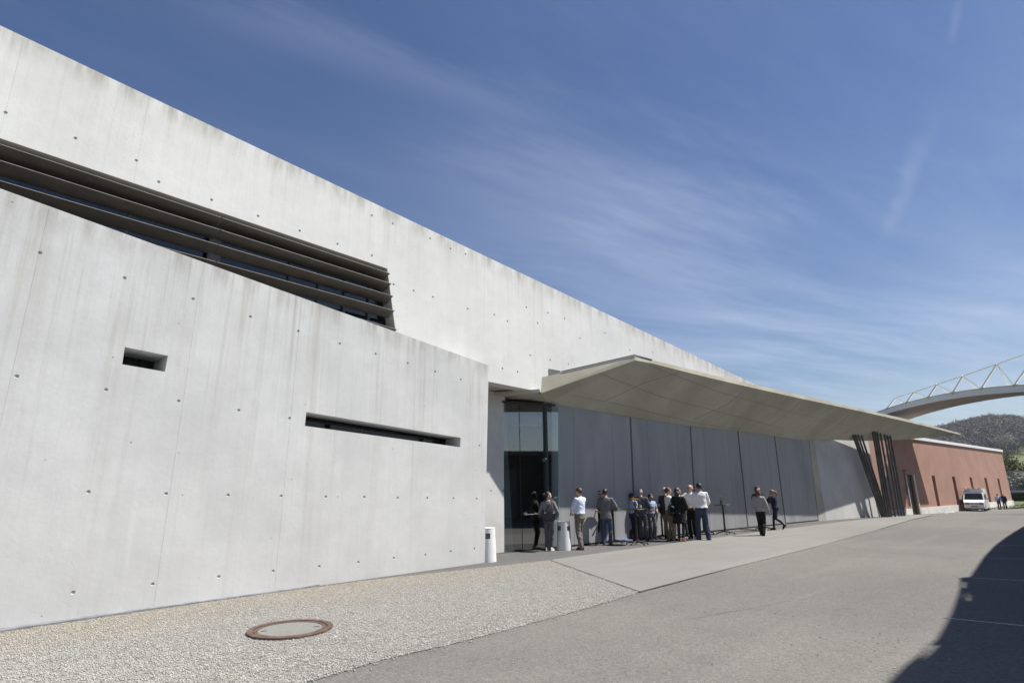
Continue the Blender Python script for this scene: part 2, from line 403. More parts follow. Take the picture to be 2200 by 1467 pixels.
def ground_mat(name, c1, c2, c3, speck=0.5, patch=1.0, rough=0.9, bump=0.5, spscale=160.0, wear=None, lines=None):
    m, t, b = newmat(name)
    tc = t.n('ShaderNodeTexCoord').outputs['Object']
    tc = t.n('ShaderNodeVectorMath', {0: tc, 1: (1, 1, 0)}, operation='MULTIPLY').outputs[0]
    big = t.noise(tc, 0.16, 5, 0.55); mid = t.noise(tc, 1.4, 5, 0.6)
    c = t.mix(t.ramp(big, 0.36, 0.64), c1, c2)
    c = t.mix(t.ramp(mid, 0.45, 0.75, 0, 0.5 * patch), c, c3)
    st = t.noise(t.map(tc, (0.12, 0.9, 1), (0, 0, R(-42))), 1.0, 5, 0.6)
    c = t.mix(t.ramp(st, 0.5, 0.75, 0, 0.4 * patch), c, tuple(x * 0.84 for x in c1))
    st2 = t.noise(t.map(tc, (0.10, 1.6, 1), (0, 0, R(-44)), (5, 2, 0)), 1.0, 4, 0.6)
    c = t.mix(t.ramp(st2, 0.52, 0.72, 0, 0.35 * patch), c, tuple(min(1, x * 1.16) for x in c2))
    blot = t.noise(t.map(tc, (1, 1, 1), (0, 0, 0.7), (11, 4, 0)), 0.55, 6, 0.65)
    c = t.mix(t.ramp(blot, 0.55, 0.75, 0, 0.35 * patch), c, tuple(x * 0.80 for x in c1))
    vor = t.n('ShaderNodeTexVoronoi', {'Scale': spscale}); t.link(tc, vor.inputs['Vector'])
    sc = t.n('ShaderNodeSeparateColor', {0: vor.outputs['Color']})
    v2 = t.n('ShaderNodeTexVoronoi', {'Scale': spscale * 0.42}); t.link(t.map(tc, (1, 1, 1), (0, 0, 0.4), (3, 1, 0)), v2.inputs['Vector'])
    s2 = t.n('ShaderNodeSeparateColor', {0: v2.outputs['Color']})
    g = t.math('SUBTRACT', t.math('ADD', sc.outputs[0], t.math('MULTIPLY', s2.outputs[0], 0.8)), 0.9)
    k = t.math('ADD', 1.0, t.math('MULTIPLY', g, speck))
    c = t.mix(1.0, c, t.n('ShaderNodeCombineColor', {0: k, 1: k, 2: k}).outputs[0], 'MULTIPLY')
    bright = t.math('MULTIPLY', t.math('GREATER_THAN', s2.outputs[1], 0.965), t.math('LESS_THAN', v2.outputs['Distance'], 0.32))
    c = t.mix(t.math('MULTIPLY', bright, 0.8 * speck), c, (0.5, 0.49, 0.46))
    dark = t.math('MULTIPLY', t.math('GREATER_THAN', s2.outputs[2], 0.965), t.math('LESS_THAN', v2.outputs['Distance'], 0.35))
    c = t.mix(t.math('MULTIPLY', dark, 0.8 * speck), c, tuple(x * 0.35 for x in c1))
    t.link(c, b.inputs['Base Color']); b.inputs['Roughness'].default_value = rough; b.inputs['Specular IOR Level'].default_value = 0.25
    hh = t.math('ADD', vor.outputs['Distance'], t.math('MULTIPLY', t.noise(tc, 30, 4), 0.8))
    bn = t.n('ShaderNodeBump', {'Strength': bump, 'Distance': 0.006, 'Height': hh}); t.link(bn.outputs[0], b.inputs['Normal'])
    return m
M_asphalt = ground_mat('asphalt', (0.148, 0.143, 0.133), (0.175, 0.168, 0.154), (0.136, 0.132, 0.125), 0.38, 1.0, bump=0.35, spscale=95)
M_band = ground_mat('dark_asphalt', (0.105, 0.103, 0.104), (0.135, 0.132, 0.130), (0.092, 0.092, 0.094), 0.4, 1.0, bump=0.4, spscale=120)
M_apron = ground_mat('apron_concrete', (0.205, 0.202, 0.19), (0.23, 0.227, 0.213), (0.19, 0.187, 0.178), 0.14, 1.1, bump=0.2, spscale=90)
M_gravelbed = ground_mat('gravel_bed', (0.27, 0.26, 0.24), (0.31, 0.30, 0.27), (0.23, 0.22, 0.20), 1.0, 0.8, bump=1.0, spscale=55)
M_earth = ground_mat('meadow', (0.075, 0.105, 0.03), (0.10, 0.13, 0.04), (0.13, 0.12, 0.06), 0.6, 1.0, spscale=20)

# ------------------------------------------------------------------ ground sheets (draped over the gentle fall of the site)
def drape(name, poly, dz, mat, parent=None, thick=0.0):
    pts = [Vector((p[0], p[1])) for p in poly]; k = len(pts); edges = [(i, (i + 1) % k) for i in range(k)]
    xs = [p.x for p in pts]; ys = [p.y for p in pts]
    for y in np.arange(30, 68.1, 2.0):
        if min(ys) < y < max(ys):
            pts += [Vector((min(xs) - 1, y)), Vector((max(xs) + 1, y))]; edges.append((len(pts) - 2, len(pts) - 1))
    vo, eo, fo, *_ = delaunay_2d_cdt(pts, edges, [], 0, 1e-5)
    def inside(p):
        c = False; j = k - 1
        for i in range(k):
            a, b = poly[i], poly[j]
            if (a[1] > p[1]) != (b[1] > p[1]) and p[0] < (b[0] - a[0]) * (p[1] - a[1]) / (b[1] - a[1]) + a[0]: c = not c
            j = i
        return c
    mb = MB(); mb.v = [(v.x, v.y, float(zg(v.y)) + dz) for v in vo]
    for f in fo:
        c = sum((vo[i] for i in f), Vector((0, 0))) / len(f)
        if inside(c):
            a, b, d = vo[f[0]], vo[f[1]], vo[f[2]]
            mb.f.append(tuple(f) if (b - a).cross(d - a) > 0 else tuple(f)[::-1]); mb.m.append(0)
    if thick:
        for i in range(k):
            a, b = poly[i], poly[(i + 1) % k]
            za, zb = float(zg(a[1])) + dz, float(zg(b[1])) + dz
            mb.add([(a[0], a[1], za), (b[0], b[1], zb), (b[0], b[1], zb - thick), (a[0], a[1], za - thick)], [(0, 1, 2, 3)])
    return struct(name, mb, mat, parent)

mb = MB()                                                   # one sheet out to the horizon
ys = [-2500, -300, -60, 0] + list(np.arange(30, 68.1, 2.0)) + [90, 140, 260, 600, 2500]
for i, y in enumerate(ys):
    mb.v += [(-2500, y, float(zg(y)) - 0.03), (2500, y, float(zg(y)) - 0.03)]
for i in range(len(ys) - 1): mb.f.append((2 * i, 2 * i + 1, 2 * i + 3, 2 * i + 2)); mb.m.append(0)
struct('ground', mb, M_earth)
far_edge = [gr(1900, 1112)[:2], gr(1950, 1105.8)[:2], gr(2030, 1099.8)[:2], gr(2085, 1096.6)[:2], gr(2135, 1095)[:2], gr(2200, 1091.5)[:2]]
ROAD = drape('road', [(-45, -40), (170, -40), (230, 215)] + [tuple(p) for p in far_edge[::-1]] + [(20, 45), (-45, 45)], 0.0, M_asphalt)

WA, WB = gr(0, 1354), gr(1041, 1209)                        # foot of the front wall
FW = Frame(WA, WB)
g_in = [gr(x, y)[:2] for x, y in ((0, 1360), (300, 1315.5), (600, 1272), (800, 1246), (1000, 1224), (1183, 1204))]
g_out = [gr(x, y)[:2] for x, y in ((1374, 1272), (1250, 1310), (1130, 1342), (995, 1378), (900, 1400), (814, 1419.5), (735, 1444), (668, 1464))]
left_in = g_in[0] - FW.d[:2] * 4.5
left_out = g_out[-1] + (g_out[-1] - g_out[-2]) * 4.0 + np.array([-2.0, -1.5])
GRAVEL = [tuple(p) for p in [left_in] + g_in + g_out + [left_out]]
drape('gravel_bed', GRAVEL[::-1], 0.006, M_gravelbed)
band = [gr(x, y)[:2] for x, y in ((560, 1278), (800, 1246), (1000, 1224), (1183, 1204), (1330, 1183.5), (1520, 1158), (1720, 1132), (1895, 1112))]
drape('dark_asphalt_strip', [tuple(p) for p in band] + [(24.5, 41), (14, 36), (-3, 21), (-6, 11.5)], 0.010, M_band)
apron = [gr(x, y)[:2] for x, y in ((1183, 1204), (1374, 1272), (1560, 1223.5), (1750, 1175.5), (1880, 1140), (2003, 1107.7), (1968, 1106.2), (1895, 1112), (1720, 1132), (1520, 1158), (1330, 1183.5))]
APRON = drape('concrete_apron', [tuple(p) for p in apron], 0.022, M_apron, thick=0.06)
M_gap = plain('joint_gap', (0.03, 0.03, 0.028), 0.9)
def ground_line(name, a, b, w, dz, mat, parent, wob=0.0):
    a = np.asarray(a, float)[:2]; b = np.asarray(b, float)[:2]; L = np.linalg.norm(b - a); d = (b - a) / L; n = np.array([-d[1], d[0]])
    k = max(2, int(L / 0.7)); mb = MB()
    for i in range(k + 1):
        p = a + d * L * i / k + n * wob * math.sin(i * 2.3) * random.random(); ww = w * (1 + 0.3 * (random.random() - .5))
        for sgn in (-1, 1):
            q = p + n * sgn * ww / 2; mb.v.append((q[0], q[1], float(zg(q[1])) + dz))
    for i in range(k): mb.f.append((2 * i, 2 * i + 1, 2 * i + 3, 2 * i + 2)); mb.m.append(0)
    return part(name, mb, mat, parent)
ground_line('apron_joint', gr(1183, 1204.6), gr(1374, 1273), 0.05, 0.012, M_gap, APRON, 0.02)
ground_line('apron_joint', gr(1374, 1273), gr(2003, 1108.2), 0.022, 0.012, M_gap, APRON, 0.01)
M_strip = plain('zinc_strip', (0.50, 0.50, 0.50), 0.35, 0.9, 0.2, 4)
for (a, b) in (((2059, 1239.6), (2200, 1246.8)), ((2024.7, 1326.7), (2200, 1343.8)), ((2109, 1197.4), (2200, 1200)), ((2133, 1171), (2200, 1171.8))):
    p, q = gr(*a), gr(*b); q = p + (q - p) * 2.2
    ground_line('joint_strip', p, q, 0.028, 0.004, M_strip, ROAD)
M_crack = plain('tar_crack', (0.085, 0.082, 0.077), 0.8)
for (a, b) in (((1760, 1236), (1905, 1225)), ((1480, 1330), (1700, 1290)), ((1900, 1160), (2090, 1148)), ((1740, 1206), (1850, 1203)), ((1960, 1128), (2130, 1119)), ((1879, 1439), (1935, 1448))):
    ground_line('tar_crack', gr(*a), gr(*b), 0.007, 0.004, M_crack, ROAD, 0.05)
# footing strip along the front wall
M_foot = plain('footing_concrete', (0.20, 0.205, 0.22), 0.85, 0, 0.25, 5, 0.4, 40)
fo_in = [FW.p(-5.5, 0.03), FW.p(0.0, 0.03), FW.p(4.6, 0.03)]
fo_out = [tuple(q) + (0.03,) for q in (gr(640, 1267)[:2], gr(300, 1314.5)[:2], gr(0, 1359)[:2], (g_in[0] - FW.d[:2] * 4.4))]
FOOT = [tuple(q[:2]) for q in fo_in] + [tuple(q[:2]) for q in fo_out]
struct('wall_footing', MB().prism([q + np.array([0, 0, -0.2]) for q in fo_in] + [np.array(q) - [0, 0, 0.2] for q in fo_out], (0, 0, 0.2)), M_foot)

# ------------------------------------------------------------------ fire station
STATION = thing('fire_station', 'long white concrete building with tilting walls, flying roof canopy and grey sliding doors', 'building', (1.8, 18.6, 0))
OFF = ORIGIN[STATION.name]
CUP = None
def cup_mesh():
    mb = MB(); n = 10; prof = [(0.029, 0.0), (0.023, -0.016), (0.010, -0.021), (0.0, -0.017)]
    for r, z in prof:
        for k in range(n): a = 2 * math.pi * k / n; mb.v.append((r * math.cos(a), r * math.sin(a), z))
    for i in range(len(prof) - 1):
        for k in range(n): mb.f.append((i * n + k, i * n + (k + 1) % n, (i + 1) * n + (k + 1) % n, (i + 1) * n + k)); mb.m.append(0)
    mb.smooth = True
    return mb.mesh('tie_hole')
CUP = cup_mesh()
def add_cups(fr, centres, parent, depth=0.0):
    Mx = Matrix(((fr.d[0], 0, fr.n[0]), (fr.d[1], 0, fr.n[1]), (fr.d[2], 1, fr.n[2])))
    for (u, z) in centres:
        o = link('tie_hole', CUP, M_plug, parent); m = Mx.to_4x4(); m.translation = Vector(fr.p(u, z, -0.001) - OFF); o.matrix_local = m
def slit(u0, z0, u1, z1, w=0.003):
    return [(u0 - w / 2, z0), (u0 + w / 2, z0), (u1 + w / 2, z1), (u1 - w / 2, z1)]

# --- front wall
uTL = FW.uz(0, 405); uTR = FW.uz(1050, 785); uBR = FW.uz(1041, 1209)
sl_top = (uTR[1] - uTL[1]) / (uTR[0] - uTL[0])
ftop = lambda u: uTL[1] + sl_top * (u - uTL[0])
dB = (uBR[0] - uTR[0]) / (uBR[1] - uTR[1])
outline = [(-6.5, -0.4), (uBR[0] + dB * (-0.4), -0.4), uTR, (-6.5, ftop(-6.5))]
slot1 = [FW.uz(*q) for q in ((262.5, 782.5), (354.5, 798.4), (360.9, 763.9), (268.2, 745.2))]
slot2 = [FW.uz(*q) for q in ((654.9, 914.6), (988.7, 960.3), (989.7, 939.9), (658.3, 884.7))]
rows = [[(86, 543), (268, 597), (415, 642), (538, 680), (641, 711), (730, 738), (807, 760), (876, 780), (935, 798), (990, 815)],
        [(36, 808), (228, 837), (384, 861), (513, 881), (622, 898), (1030, 957)],
        [(190, 1056), (357, 1060), (490, 1063), (604, 1065), (700, 1066.3), (782.6, 1067), (854.5, 1068.8), (918, 1069.3), (974.5, 1070), (1024, 1071)],
        [(157, 1272), (328, 1254), (470, 1238), (587, 1226), (686, 1216), (770, 1207), (846, 1198), (914, 1191), (968, 1184), (1019, 1178)]]
fc = [FW.uz(*q) for r in rows for q in r] + [(-1.3, 1.78), (-1.2, 0.40), (-2.3, 5.3), (-2.2, 3.4)]
holes = [(slot1, 0.75, False), (slot2, 0.60, False)] + [(ngon(c, 0.0285), 0.004, False) for c in fc]
for k, (px, y0, y1) in enumerate(((470, 1262, 1236), (587, 1250, 1236), (331, 1282, 1262))): pass
for (px, py, top_f) in ((328, 1254, .97), (587, 1226, .97), (-10, 900, 1)):
    u = FW.uz(px, py)[0] + 0.055
    holes.append((slit(u, 0.05, u + 0.02, ftop(u) - 0.03), 0.003, True))
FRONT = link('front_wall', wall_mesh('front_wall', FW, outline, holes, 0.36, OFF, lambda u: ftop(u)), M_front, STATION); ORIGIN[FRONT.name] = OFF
add_cups(FW, fc, FRONT)
def slot_window(fr, poly, back, nm, parent, bars):
    w = MB(); w.add([fr.p(u, z, -back) for u, z in poly], [(0, 1, 2, 3)])
    o = part('window', w, M_sglass, parent)
    for f in bars:
        a = np.array(poly[0]) * (1 - f) + np.array(poly[1]) * f; b = np.array(poly[3]) * (1 - f) + np.array(poly[2]) * f
        part('mullion', MB().box(fr.p((a[0] + b[0]) / 2, (a[1] + b[1]) / 2, -back - 0.03), (0.05, 0.04, abs(b[1] - a[1]) + 0.1), np.array([fr.d, fr.n, [0, 0, 1]]).T), M_post, o)
    return o
w1 = slot_window(FW, slot1, 0.70, 'w', STATION, (0.22, 0.62))
w2 = slot_window(FW, slot2, 0.55, 'w', STATION, (0.40, 0.47, 0.83))

# --- upper wall
D0, D1 = gr(1228, 1175), gr(1758, 1119)
DW = Frame(D0, D1); UW = Frame(D0, D1, 0.7)
a, b = UW.uz(0, 55), UW.uz(1600, 815); st = (b[1] - a[1]) / (b[0] - a[0])
utop = lambda u: a[1] + st * (u - a[0])
q0, q1 = UW.uz(1052, 820), UW.uz(1163, 842)
wt0, wt1, wr = UW.uz(0, 297), UW.uz(832, 577), UW.uz(850, 712)
swt = (wt1[1] - wt0[1]) / (wt1[0] - wt0[0])
wl = -21.0; wb = 5.35
wr_b = (wr[0] + (wr[0] - wt1[0]) / (wr[1] - wt1[1]) * (wb - wr[1]), wb)
win = [(wl, wb), wr_b, wt1, (wl, wt0[1] + swt * (wl - wt0[0]))]
uout = [(-26, 4.6), q0, q1, (q1[0] + 0.25, 4.95), (17, 5.2), (17, utop(17)), (-26, utop(-26))]
ups = [(12, 242), (162, 297), (293, 345), (341, 391), (454.7, 429.5), (554.5, 464), (644, 495.7), (725, 524), (799, 462.8), (799, 549), (843.8, 480.5), (845.7, 611), (889, 624.5),
       (924, 512), (968, 534), (1000, 546), (930, 638), (1005, 663), (1062, 676), (1131, 660), (1155, 694), (1213, 684), (1079.6, 791.5), (1111.8, 798.5), (1139, 763), (1181.8, 773), (1221, 781.8),
       (1300, 715), (1246, 727), (1353, 752), (1402, 757), (1177, 672), (1090, 690)]
uc = [UW.uz(*q) for q in ups]
uh = [(win, 0.42, False)] + [(ngon(c, 0.0285), 0.004, False) for c in uc]
for (p, q) in (((304, 205), (291, 392)), ((801, 440), (797, 556)), ((1029, 545), (1046, 760)), ((1140, 600), (1152, 828)), ((13, 150), (3, 290))):
    A, B = UW.uz(*p), UW.uz(*q); u = (A[0] + B[0]) / 2 + 0.05
    lo = B[1] + 0.02; uh.append((slit(u, lo, u, utop(u) - 0.03), 0.003, True))
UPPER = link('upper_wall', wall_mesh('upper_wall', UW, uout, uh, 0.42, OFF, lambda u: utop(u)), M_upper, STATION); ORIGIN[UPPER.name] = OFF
add_cups(UW, uc, UPPER)
WIN = part('louvre_window', MB().add([UW.p(wl, wb, -0.41), UW.p(wr_b[0], wb, -0.41), UW.p(wt1[0], wt1[1], -0.41), UW.p(*win[3], -0.41)], [(0, 1, 2, 3)]), M_wglass, STATION)
UR = np.array([UW.d, UW.n, [0, 0, 1]]).T
LP = Frame(D0, D1, 0.86)                                     # plane of the blades' outer edges
blades = [((0, 309), (838, 587)), ((0, 344), (841, 609)), ((0, 387.5), (845, 635.6)), ((403.6, 545.3), (848, 667)), ((620, 641), (853, 707))]
ups_ = LP.uz(470, 520)[0]
for (p, q) in blades:
    A, B = LP.uz(*p), LP.uz(*q); s = (B[1] - A[1]) / (B[0] - A[0])
    zz = lambda u: A[1] + s * (u - A[0])
    for (u0, u1) in ((wl + 0.3, ups_ - 0.012), (ups_ + 0.012, B[0])):
        # section: slim hollow vane, outer lip coloured paler as if sunlit, belly darker
        sec = [(0.0, 0.0), (0.0, -0.010), (-0.36, -0.105), (-0.40, -0.10), (-0.40, -0.075), (-0.05, 0.012)]
        mb = MB(); k = len(sec)
        for u in (u0, u1):
            for (w, dz) in sec: mb.v.append(tuple(LP.p(u, zz(u) + dz, w)))
        for i in range(k): mb.f.append((i, (i + 1) % k, k + (i + 1) % k, k + i)); mb.m.append(1 if i == 0 else 0)
        mb.f += [tuple(range(k))[::-1], tuple(range(k, 2 * k))]; mb.m += [0, 0]
        part('louvre', mb, [M_dark, M_edge], WIN)
up_post = UW.uz(466, 520)[0]
part('post', MB().box(UW.p(up_post + 0.02, 6.4, -0.22), (0.24, 0.10, 2.1), UR), M_post, WIN)
for u in (-18.6, -16.9, -15.2, -13.9, -12.6, -9.45, -8.75, -8.1, -7.45):
    part('mullion', MB().box(UW.p(u, 6.35, -0.37), (0.055, 0.07, 2.0), UR), M_post, WIN)
# --- rooms behind the walls: slabs and dark partitions
DR = np.array([DW.d, DW.n, [0, 0, 1]]).T
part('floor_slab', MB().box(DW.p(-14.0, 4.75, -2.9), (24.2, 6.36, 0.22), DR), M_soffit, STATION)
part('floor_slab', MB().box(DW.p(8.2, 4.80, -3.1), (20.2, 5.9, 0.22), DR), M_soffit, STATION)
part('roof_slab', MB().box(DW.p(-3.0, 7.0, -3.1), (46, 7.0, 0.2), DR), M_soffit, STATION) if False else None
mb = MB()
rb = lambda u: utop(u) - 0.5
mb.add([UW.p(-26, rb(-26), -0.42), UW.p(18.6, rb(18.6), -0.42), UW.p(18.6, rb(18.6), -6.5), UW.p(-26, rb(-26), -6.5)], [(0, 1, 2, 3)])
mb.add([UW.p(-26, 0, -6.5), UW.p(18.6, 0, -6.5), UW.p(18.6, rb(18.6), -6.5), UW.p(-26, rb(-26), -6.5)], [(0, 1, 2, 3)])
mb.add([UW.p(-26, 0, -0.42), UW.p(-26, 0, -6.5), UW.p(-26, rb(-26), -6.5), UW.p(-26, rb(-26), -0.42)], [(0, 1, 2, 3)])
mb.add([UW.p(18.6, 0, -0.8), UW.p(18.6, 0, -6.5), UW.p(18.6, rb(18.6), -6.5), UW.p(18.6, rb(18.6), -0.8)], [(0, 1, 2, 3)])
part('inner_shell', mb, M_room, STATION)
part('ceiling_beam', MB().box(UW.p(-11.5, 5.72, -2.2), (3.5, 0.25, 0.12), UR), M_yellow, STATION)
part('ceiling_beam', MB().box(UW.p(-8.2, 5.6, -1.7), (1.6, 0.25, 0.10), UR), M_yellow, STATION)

# --- entrance: inner wall facing the visitor, glass front, dark hall
IA, IB = gr(1065, 1189), gr(1104, 1184.6)
dI = (IB - IA) / np.linalg.norm(IB - IA)
IW = Frame(IA - dI * 1.6, IB)
ul = np.linalg.norm(IB - IA) + 1.6
ih = [IW.uz(1055, 1053.5), IW.uz(1081, 1053.5)]
li = [(0, -0.3), (ul, -0.3), (ul - 0.33, 4.62), (0, 4.62)]
INNER = link('entrance_wall', wall_mesh('entrance_wall', IW, li, [(ngon(c, 0.0285), 0.004, False) for c in ih], 0.3, OFF), M_side, STATION); ORIGIN[INNER.name] = OFF
add_cups(IW, ih, INNER)
GA, GB = gr(1079, 1187.2), gr(1201, 1179.5)
GW = Frame(GA, GB); gl = float(np.linalg.norm((GB - GA)[:2]))
gm = GW.uz(1121, 1050)[0]
GR = np.array([GW.d, GW.n, [0, 0, 1]]).T
ENTR = part('glass_front', MB().box(GW.p(gl / 2, 4.34, 0.0), (gl, 0.05, 0.06), GR), M_black, STATION)
gt = [GW.uz(1068, 880)[0], GW.uz(1115, 880)[0], GW.uz(1199, 870)[0]]
def gpane(u0, u1, v0, v1, z1):
    return MB().add([GW.p(u0, 0.01), GW.p(u1, 0.01), GW.p(v1, z1), GW.p(v0, z1)], [(0, 1, 2, 3)])
part('glass_pane', gpane(0.0, gm - 0.012, gt[0], gt[1] - 0.012, 4.31), M_glass, ENTR)
part('glass_pane', gpane(gm + 0.012, gl - 0.02, gt[1] + 0.012, gt[2], 4.31), M_glass, ENTR)
part('mullion', MB().tube([GW.p(gm, 0.0, -0.02), GW.p(gt[1], 4.31, -0.02)], 0.016, 6), M_black, ENTR)
part('glass_edge', MB().tube([GW.p(0, 0), GW.p(gt[0], 4.31)], 0.008, 6), plain('glass_edge', (0.25, 0.42, 0.40), 0.3), ENTR)
part('glass_edge', MB().tube([GW.p(gl, 0), GW.p(gt[2] + 0.01, 4.31)], 0.010, 6), MATS['glass_edge'], ENTR)
part('door_handle', MB().tube([GW.p(gm + 0.06, 1.02, 0.05), GW.p(gm + 0.55, 1.04, 0.05)], 0.009, 6), M_post, ENTR)
part('door_lock', MB().box(GW.p(gm + 0.10, 1.06, 0.03), (0.09, 0.04, 0.05), GR), M_steel, ENTR)
part('door_closer', MB().box(GW.p(gl - 0.45, 2.62, -0.06), (0.10, 0.08, 0.12), GR).ball(GW.p(gl - 0.38, 2.66, -0.04), 0.05), M_steel, ENTR)
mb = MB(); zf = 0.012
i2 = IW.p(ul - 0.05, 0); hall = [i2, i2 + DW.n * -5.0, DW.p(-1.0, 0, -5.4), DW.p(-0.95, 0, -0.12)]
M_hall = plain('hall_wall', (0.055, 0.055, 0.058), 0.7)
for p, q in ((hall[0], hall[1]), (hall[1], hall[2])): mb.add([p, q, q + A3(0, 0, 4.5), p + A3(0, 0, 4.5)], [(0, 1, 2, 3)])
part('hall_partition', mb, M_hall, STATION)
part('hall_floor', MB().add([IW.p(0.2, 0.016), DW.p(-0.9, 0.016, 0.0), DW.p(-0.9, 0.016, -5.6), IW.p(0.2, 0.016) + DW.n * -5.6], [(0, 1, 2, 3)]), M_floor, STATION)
lw = GW.p(0.02, 3.66, -0.35); lw2 = GW.p(gl - 0.35, 3.72, -0.35)
part('hall_light_rail', MB().tube([lw, lw2], 0.035, 8), plain('rail_white', (0.75, 0.8, 0.8), 0.4), STATION)
part('floor_brace', MB().box(IW.p(1.95, 0.33, -0.0 + 0.03), (0.07, 0.02, 0.70), np.array([IW.d * .94 - A3(0, 0, .34), IW.n, IW.d * .34 + A3(0, 0, .94)]).T), M_black, INNER) if False else None

# --- sliding doors
def dz_top(u): return float(np.interp(u, [-0.9, 3.45, 7.64, 11.84, 15.8, 19.05], [4.42, 4.28, 4.21, 4.25, 4.2, 4.2]))
posts_b = [DW.uz(px, py)[0] for px, py in ((1365, 1160), (1497, 1147), (1607, 1135), (1688, 1127))]
posts_t = [DW.uz(px, py)[0] for px, py in ((1354, 897), (1483, 917), (1585, 929), (1664, 941))]
ub = [-0.92] + posts_b + [DW.uz(1758, 1119)[0]]; ut = [-0.75] + posts_t + [DW.uz(1739, 951)[0]]
for i in range(5):
    b0, b1, t0, t1 = ub[i] + 0.035, ub[i + 1] - 0.035, ut[i] + 0.035, ut[i + 1] - 0.035
    root = None; ns = 4
    for k in range(ns):
        f0, f1 = k / ns, (k + 1) / ns; g = 0.0009
        q = [(b0 + (b1 - b0) * (f0 + g), 0.07), (b0 + (b1 - b0) * (f1 - g), 0.07), (t0 + (t1 - t0) * (f1 - g), dz_top(t0 + (t1 - t0) * f1) + 0.1), (t0 + (t1 - t0) * (f0 + g), dz_top(t0 + (t1 - t0) * f0) + 0.1)]
        mb = MB().prism([DW.p(u, z, -0.05 + (0.004 if k % 2 else 0)) for u, z in q], DW.n * 0.05)
        if root is None: root = part('sliding_door', mb, M_door, STATION)
        else: part('door_sheet', mb, M_door, root)
    part('shadow_gap', MB().box(DW.p((b0 + b1) / 2, 0.035, -0.03), (b1 - b0, 0.05, 0.06), DR), M_black, root)  # black strip drawn as the shadow line under the door
for ubp, utp in zip(posts_b, posts_t):
    pm = MB()
    for o in (-0.022, 0.022):
        pm.prism([DW.p(ubp + o - 0.013, 0, 0.0), DW.p(ubp + o + 0.013, 0, 0.0), DW.p(utp + o + 0.013, dz_top(utp) + 0.1, 0.0), DW.p(utp + o - 0.013, dz_top(utp) + 0.1, 0.0)], DW.n * 0.02)
    part('door_jamb', pm, M_post, STATION)
part('end_post', MB().box(DW.p(-0.98, 2.2, -0.06), (0.10, 0.14, 4.5), DR), M_door, STATION)
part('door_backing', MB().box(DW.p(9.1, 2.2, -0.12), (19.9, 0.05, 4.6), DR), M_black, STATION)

# --- far side wall beyond the doors
S0, S1, S2 = gr(1758.7, 1119), gr(1776, 1117.7), gr(1893, 1110)
SA = Frame(S0, S1); SB = Frame(S1, S2)
la = float(np.linalg.norm((S1 - S0)[:2])); lb = float(np.linalg.norm((S2 - S1)[:2]))
fold_t = SB.uz(1751, 951)
fa = SA.uz(1739.5, 951)
wm = MB().prism([S0 + A3(0, 0, -.5), S1 + A3(0, 0, -.5), S1 + A3(0, 0, 0.05), SB.p(fold_t[0], 4.75), SA.p(fa[0], 4.75)], -SB.n * 0.25)
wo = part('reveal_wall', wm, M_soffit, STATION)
rt = SB.uz(1866, 952)
sout = [(0, -0.5), (lb + (lb - rt[0]) / rt[1] * 0.5, -0.5), (rt[0] - (lb - rt[0]) / rt[1] * 0.8, rt[1] + 0.8), (fold_t[0] - 0.1, fold_t[1] + 0.9)]
sc_ = [SB.uz(1700 + x / 6.985, 920 + y / 6.985) for x, y in ((530, 962), (625, 960), (795, 965), (880, 965), (950, 965), (1130, 957), (600, 590), (800, 592))]
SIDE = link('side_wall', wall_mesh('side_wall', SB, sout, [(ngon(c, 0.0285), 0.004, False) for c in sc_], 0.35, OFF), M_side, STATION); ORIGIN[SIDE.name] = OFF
add_cups(SB, sc_, SIDE)

# --- canopy
def sun_edge(q, edge):
    w = onp(*q, DW.o, DW.n)
    for L in np.arange(0.5, 16, 0.01):
        x, y = proj(w + SUN * L)
        if 1365 < x < 2064 and y < np.interp(x, edge[:, 0], edge[:, 1]): break
    return w + SUN * L
eb = np.array([(1365, 774), (1380, 775), (1460, 795.5), (1539, 815), (1620, 833.5), (1698, 851), (1780, 868.5), (1857, 885), (1930, 901.5), (2000, 918), (2063, 934)])
et = np.array([(1363, 764.5), (1380, 768.2), (1460, 787.5), (1539, 807), (1620, 826), (1698, 843), (1780, 862), (1857, 880), (1930, 896), (2000, 913.5), (2064, 931)])
E1, E2 = sun_edge((1330, 1097), eb), sun_edge((1720, 1108), eb)
OF = Frame(E1, E2)                                          # vertical plane through the free edge
def edge_pts(tab):
    out = []
    for i, (x, y) in enumerate(tab):
        q = onp(x, y, OF.o, OF.n); out.append(q)
    return out
ob, ot = edge_pts(eb), edge_pts(et)
tip = ob[-1]
BK = Frame(DW.p(19.0, 0, -0.05), tip)
Q = onp(1162.5, 844.5, UW.o, UW.n) + UW.n * 0.004; Qt = onp(1164.5, 810, UW.o, UW.n) + UW.n * 0.004
inner = [DW.p(-0.9, 4.41, 0.02)] + [DW.p(u, dz_top(u), 0.02) for u in (1.5, 3.45, 5.5, 7.64, 9.7, 11.84, 13.8, 15.8, 17.5)] + [DW.p(19.0, 4.2, 0.02)]
inner += [onp(x, y, BK.o, BK.n) for x, y in ((1790, 944.5), (1857, 947), (1927, 945), (1988, 940))] + [tip]
def resample(pts, n):
    pts = np.array(pts); s = np.r_[0, np.cumsum(np.linalg.norm(np.diff(pts, axis=0), axis=1))]; t = np.linspace(0, s[-1], n)
    return np.stack([np.interp(t, s, pts[:, k]) for k in range(3)], 1)
NN = 44
ro, ri = resample(ob, NN), resample(inner, NN)
L1 = onp(1049, 861, A3(0, 0, 4.42), A3(0, 0, 1)); L2 = onp(1111, 871, A3(0, 0, 4.42), A3(0, 0, 1))
cm = MB(); NV = 6
for i in range(NN):
    for k in range(NV + 1): cm.v.append(tuple(ro[i] * (1 - k / NV) + ri[i] * k / NV))
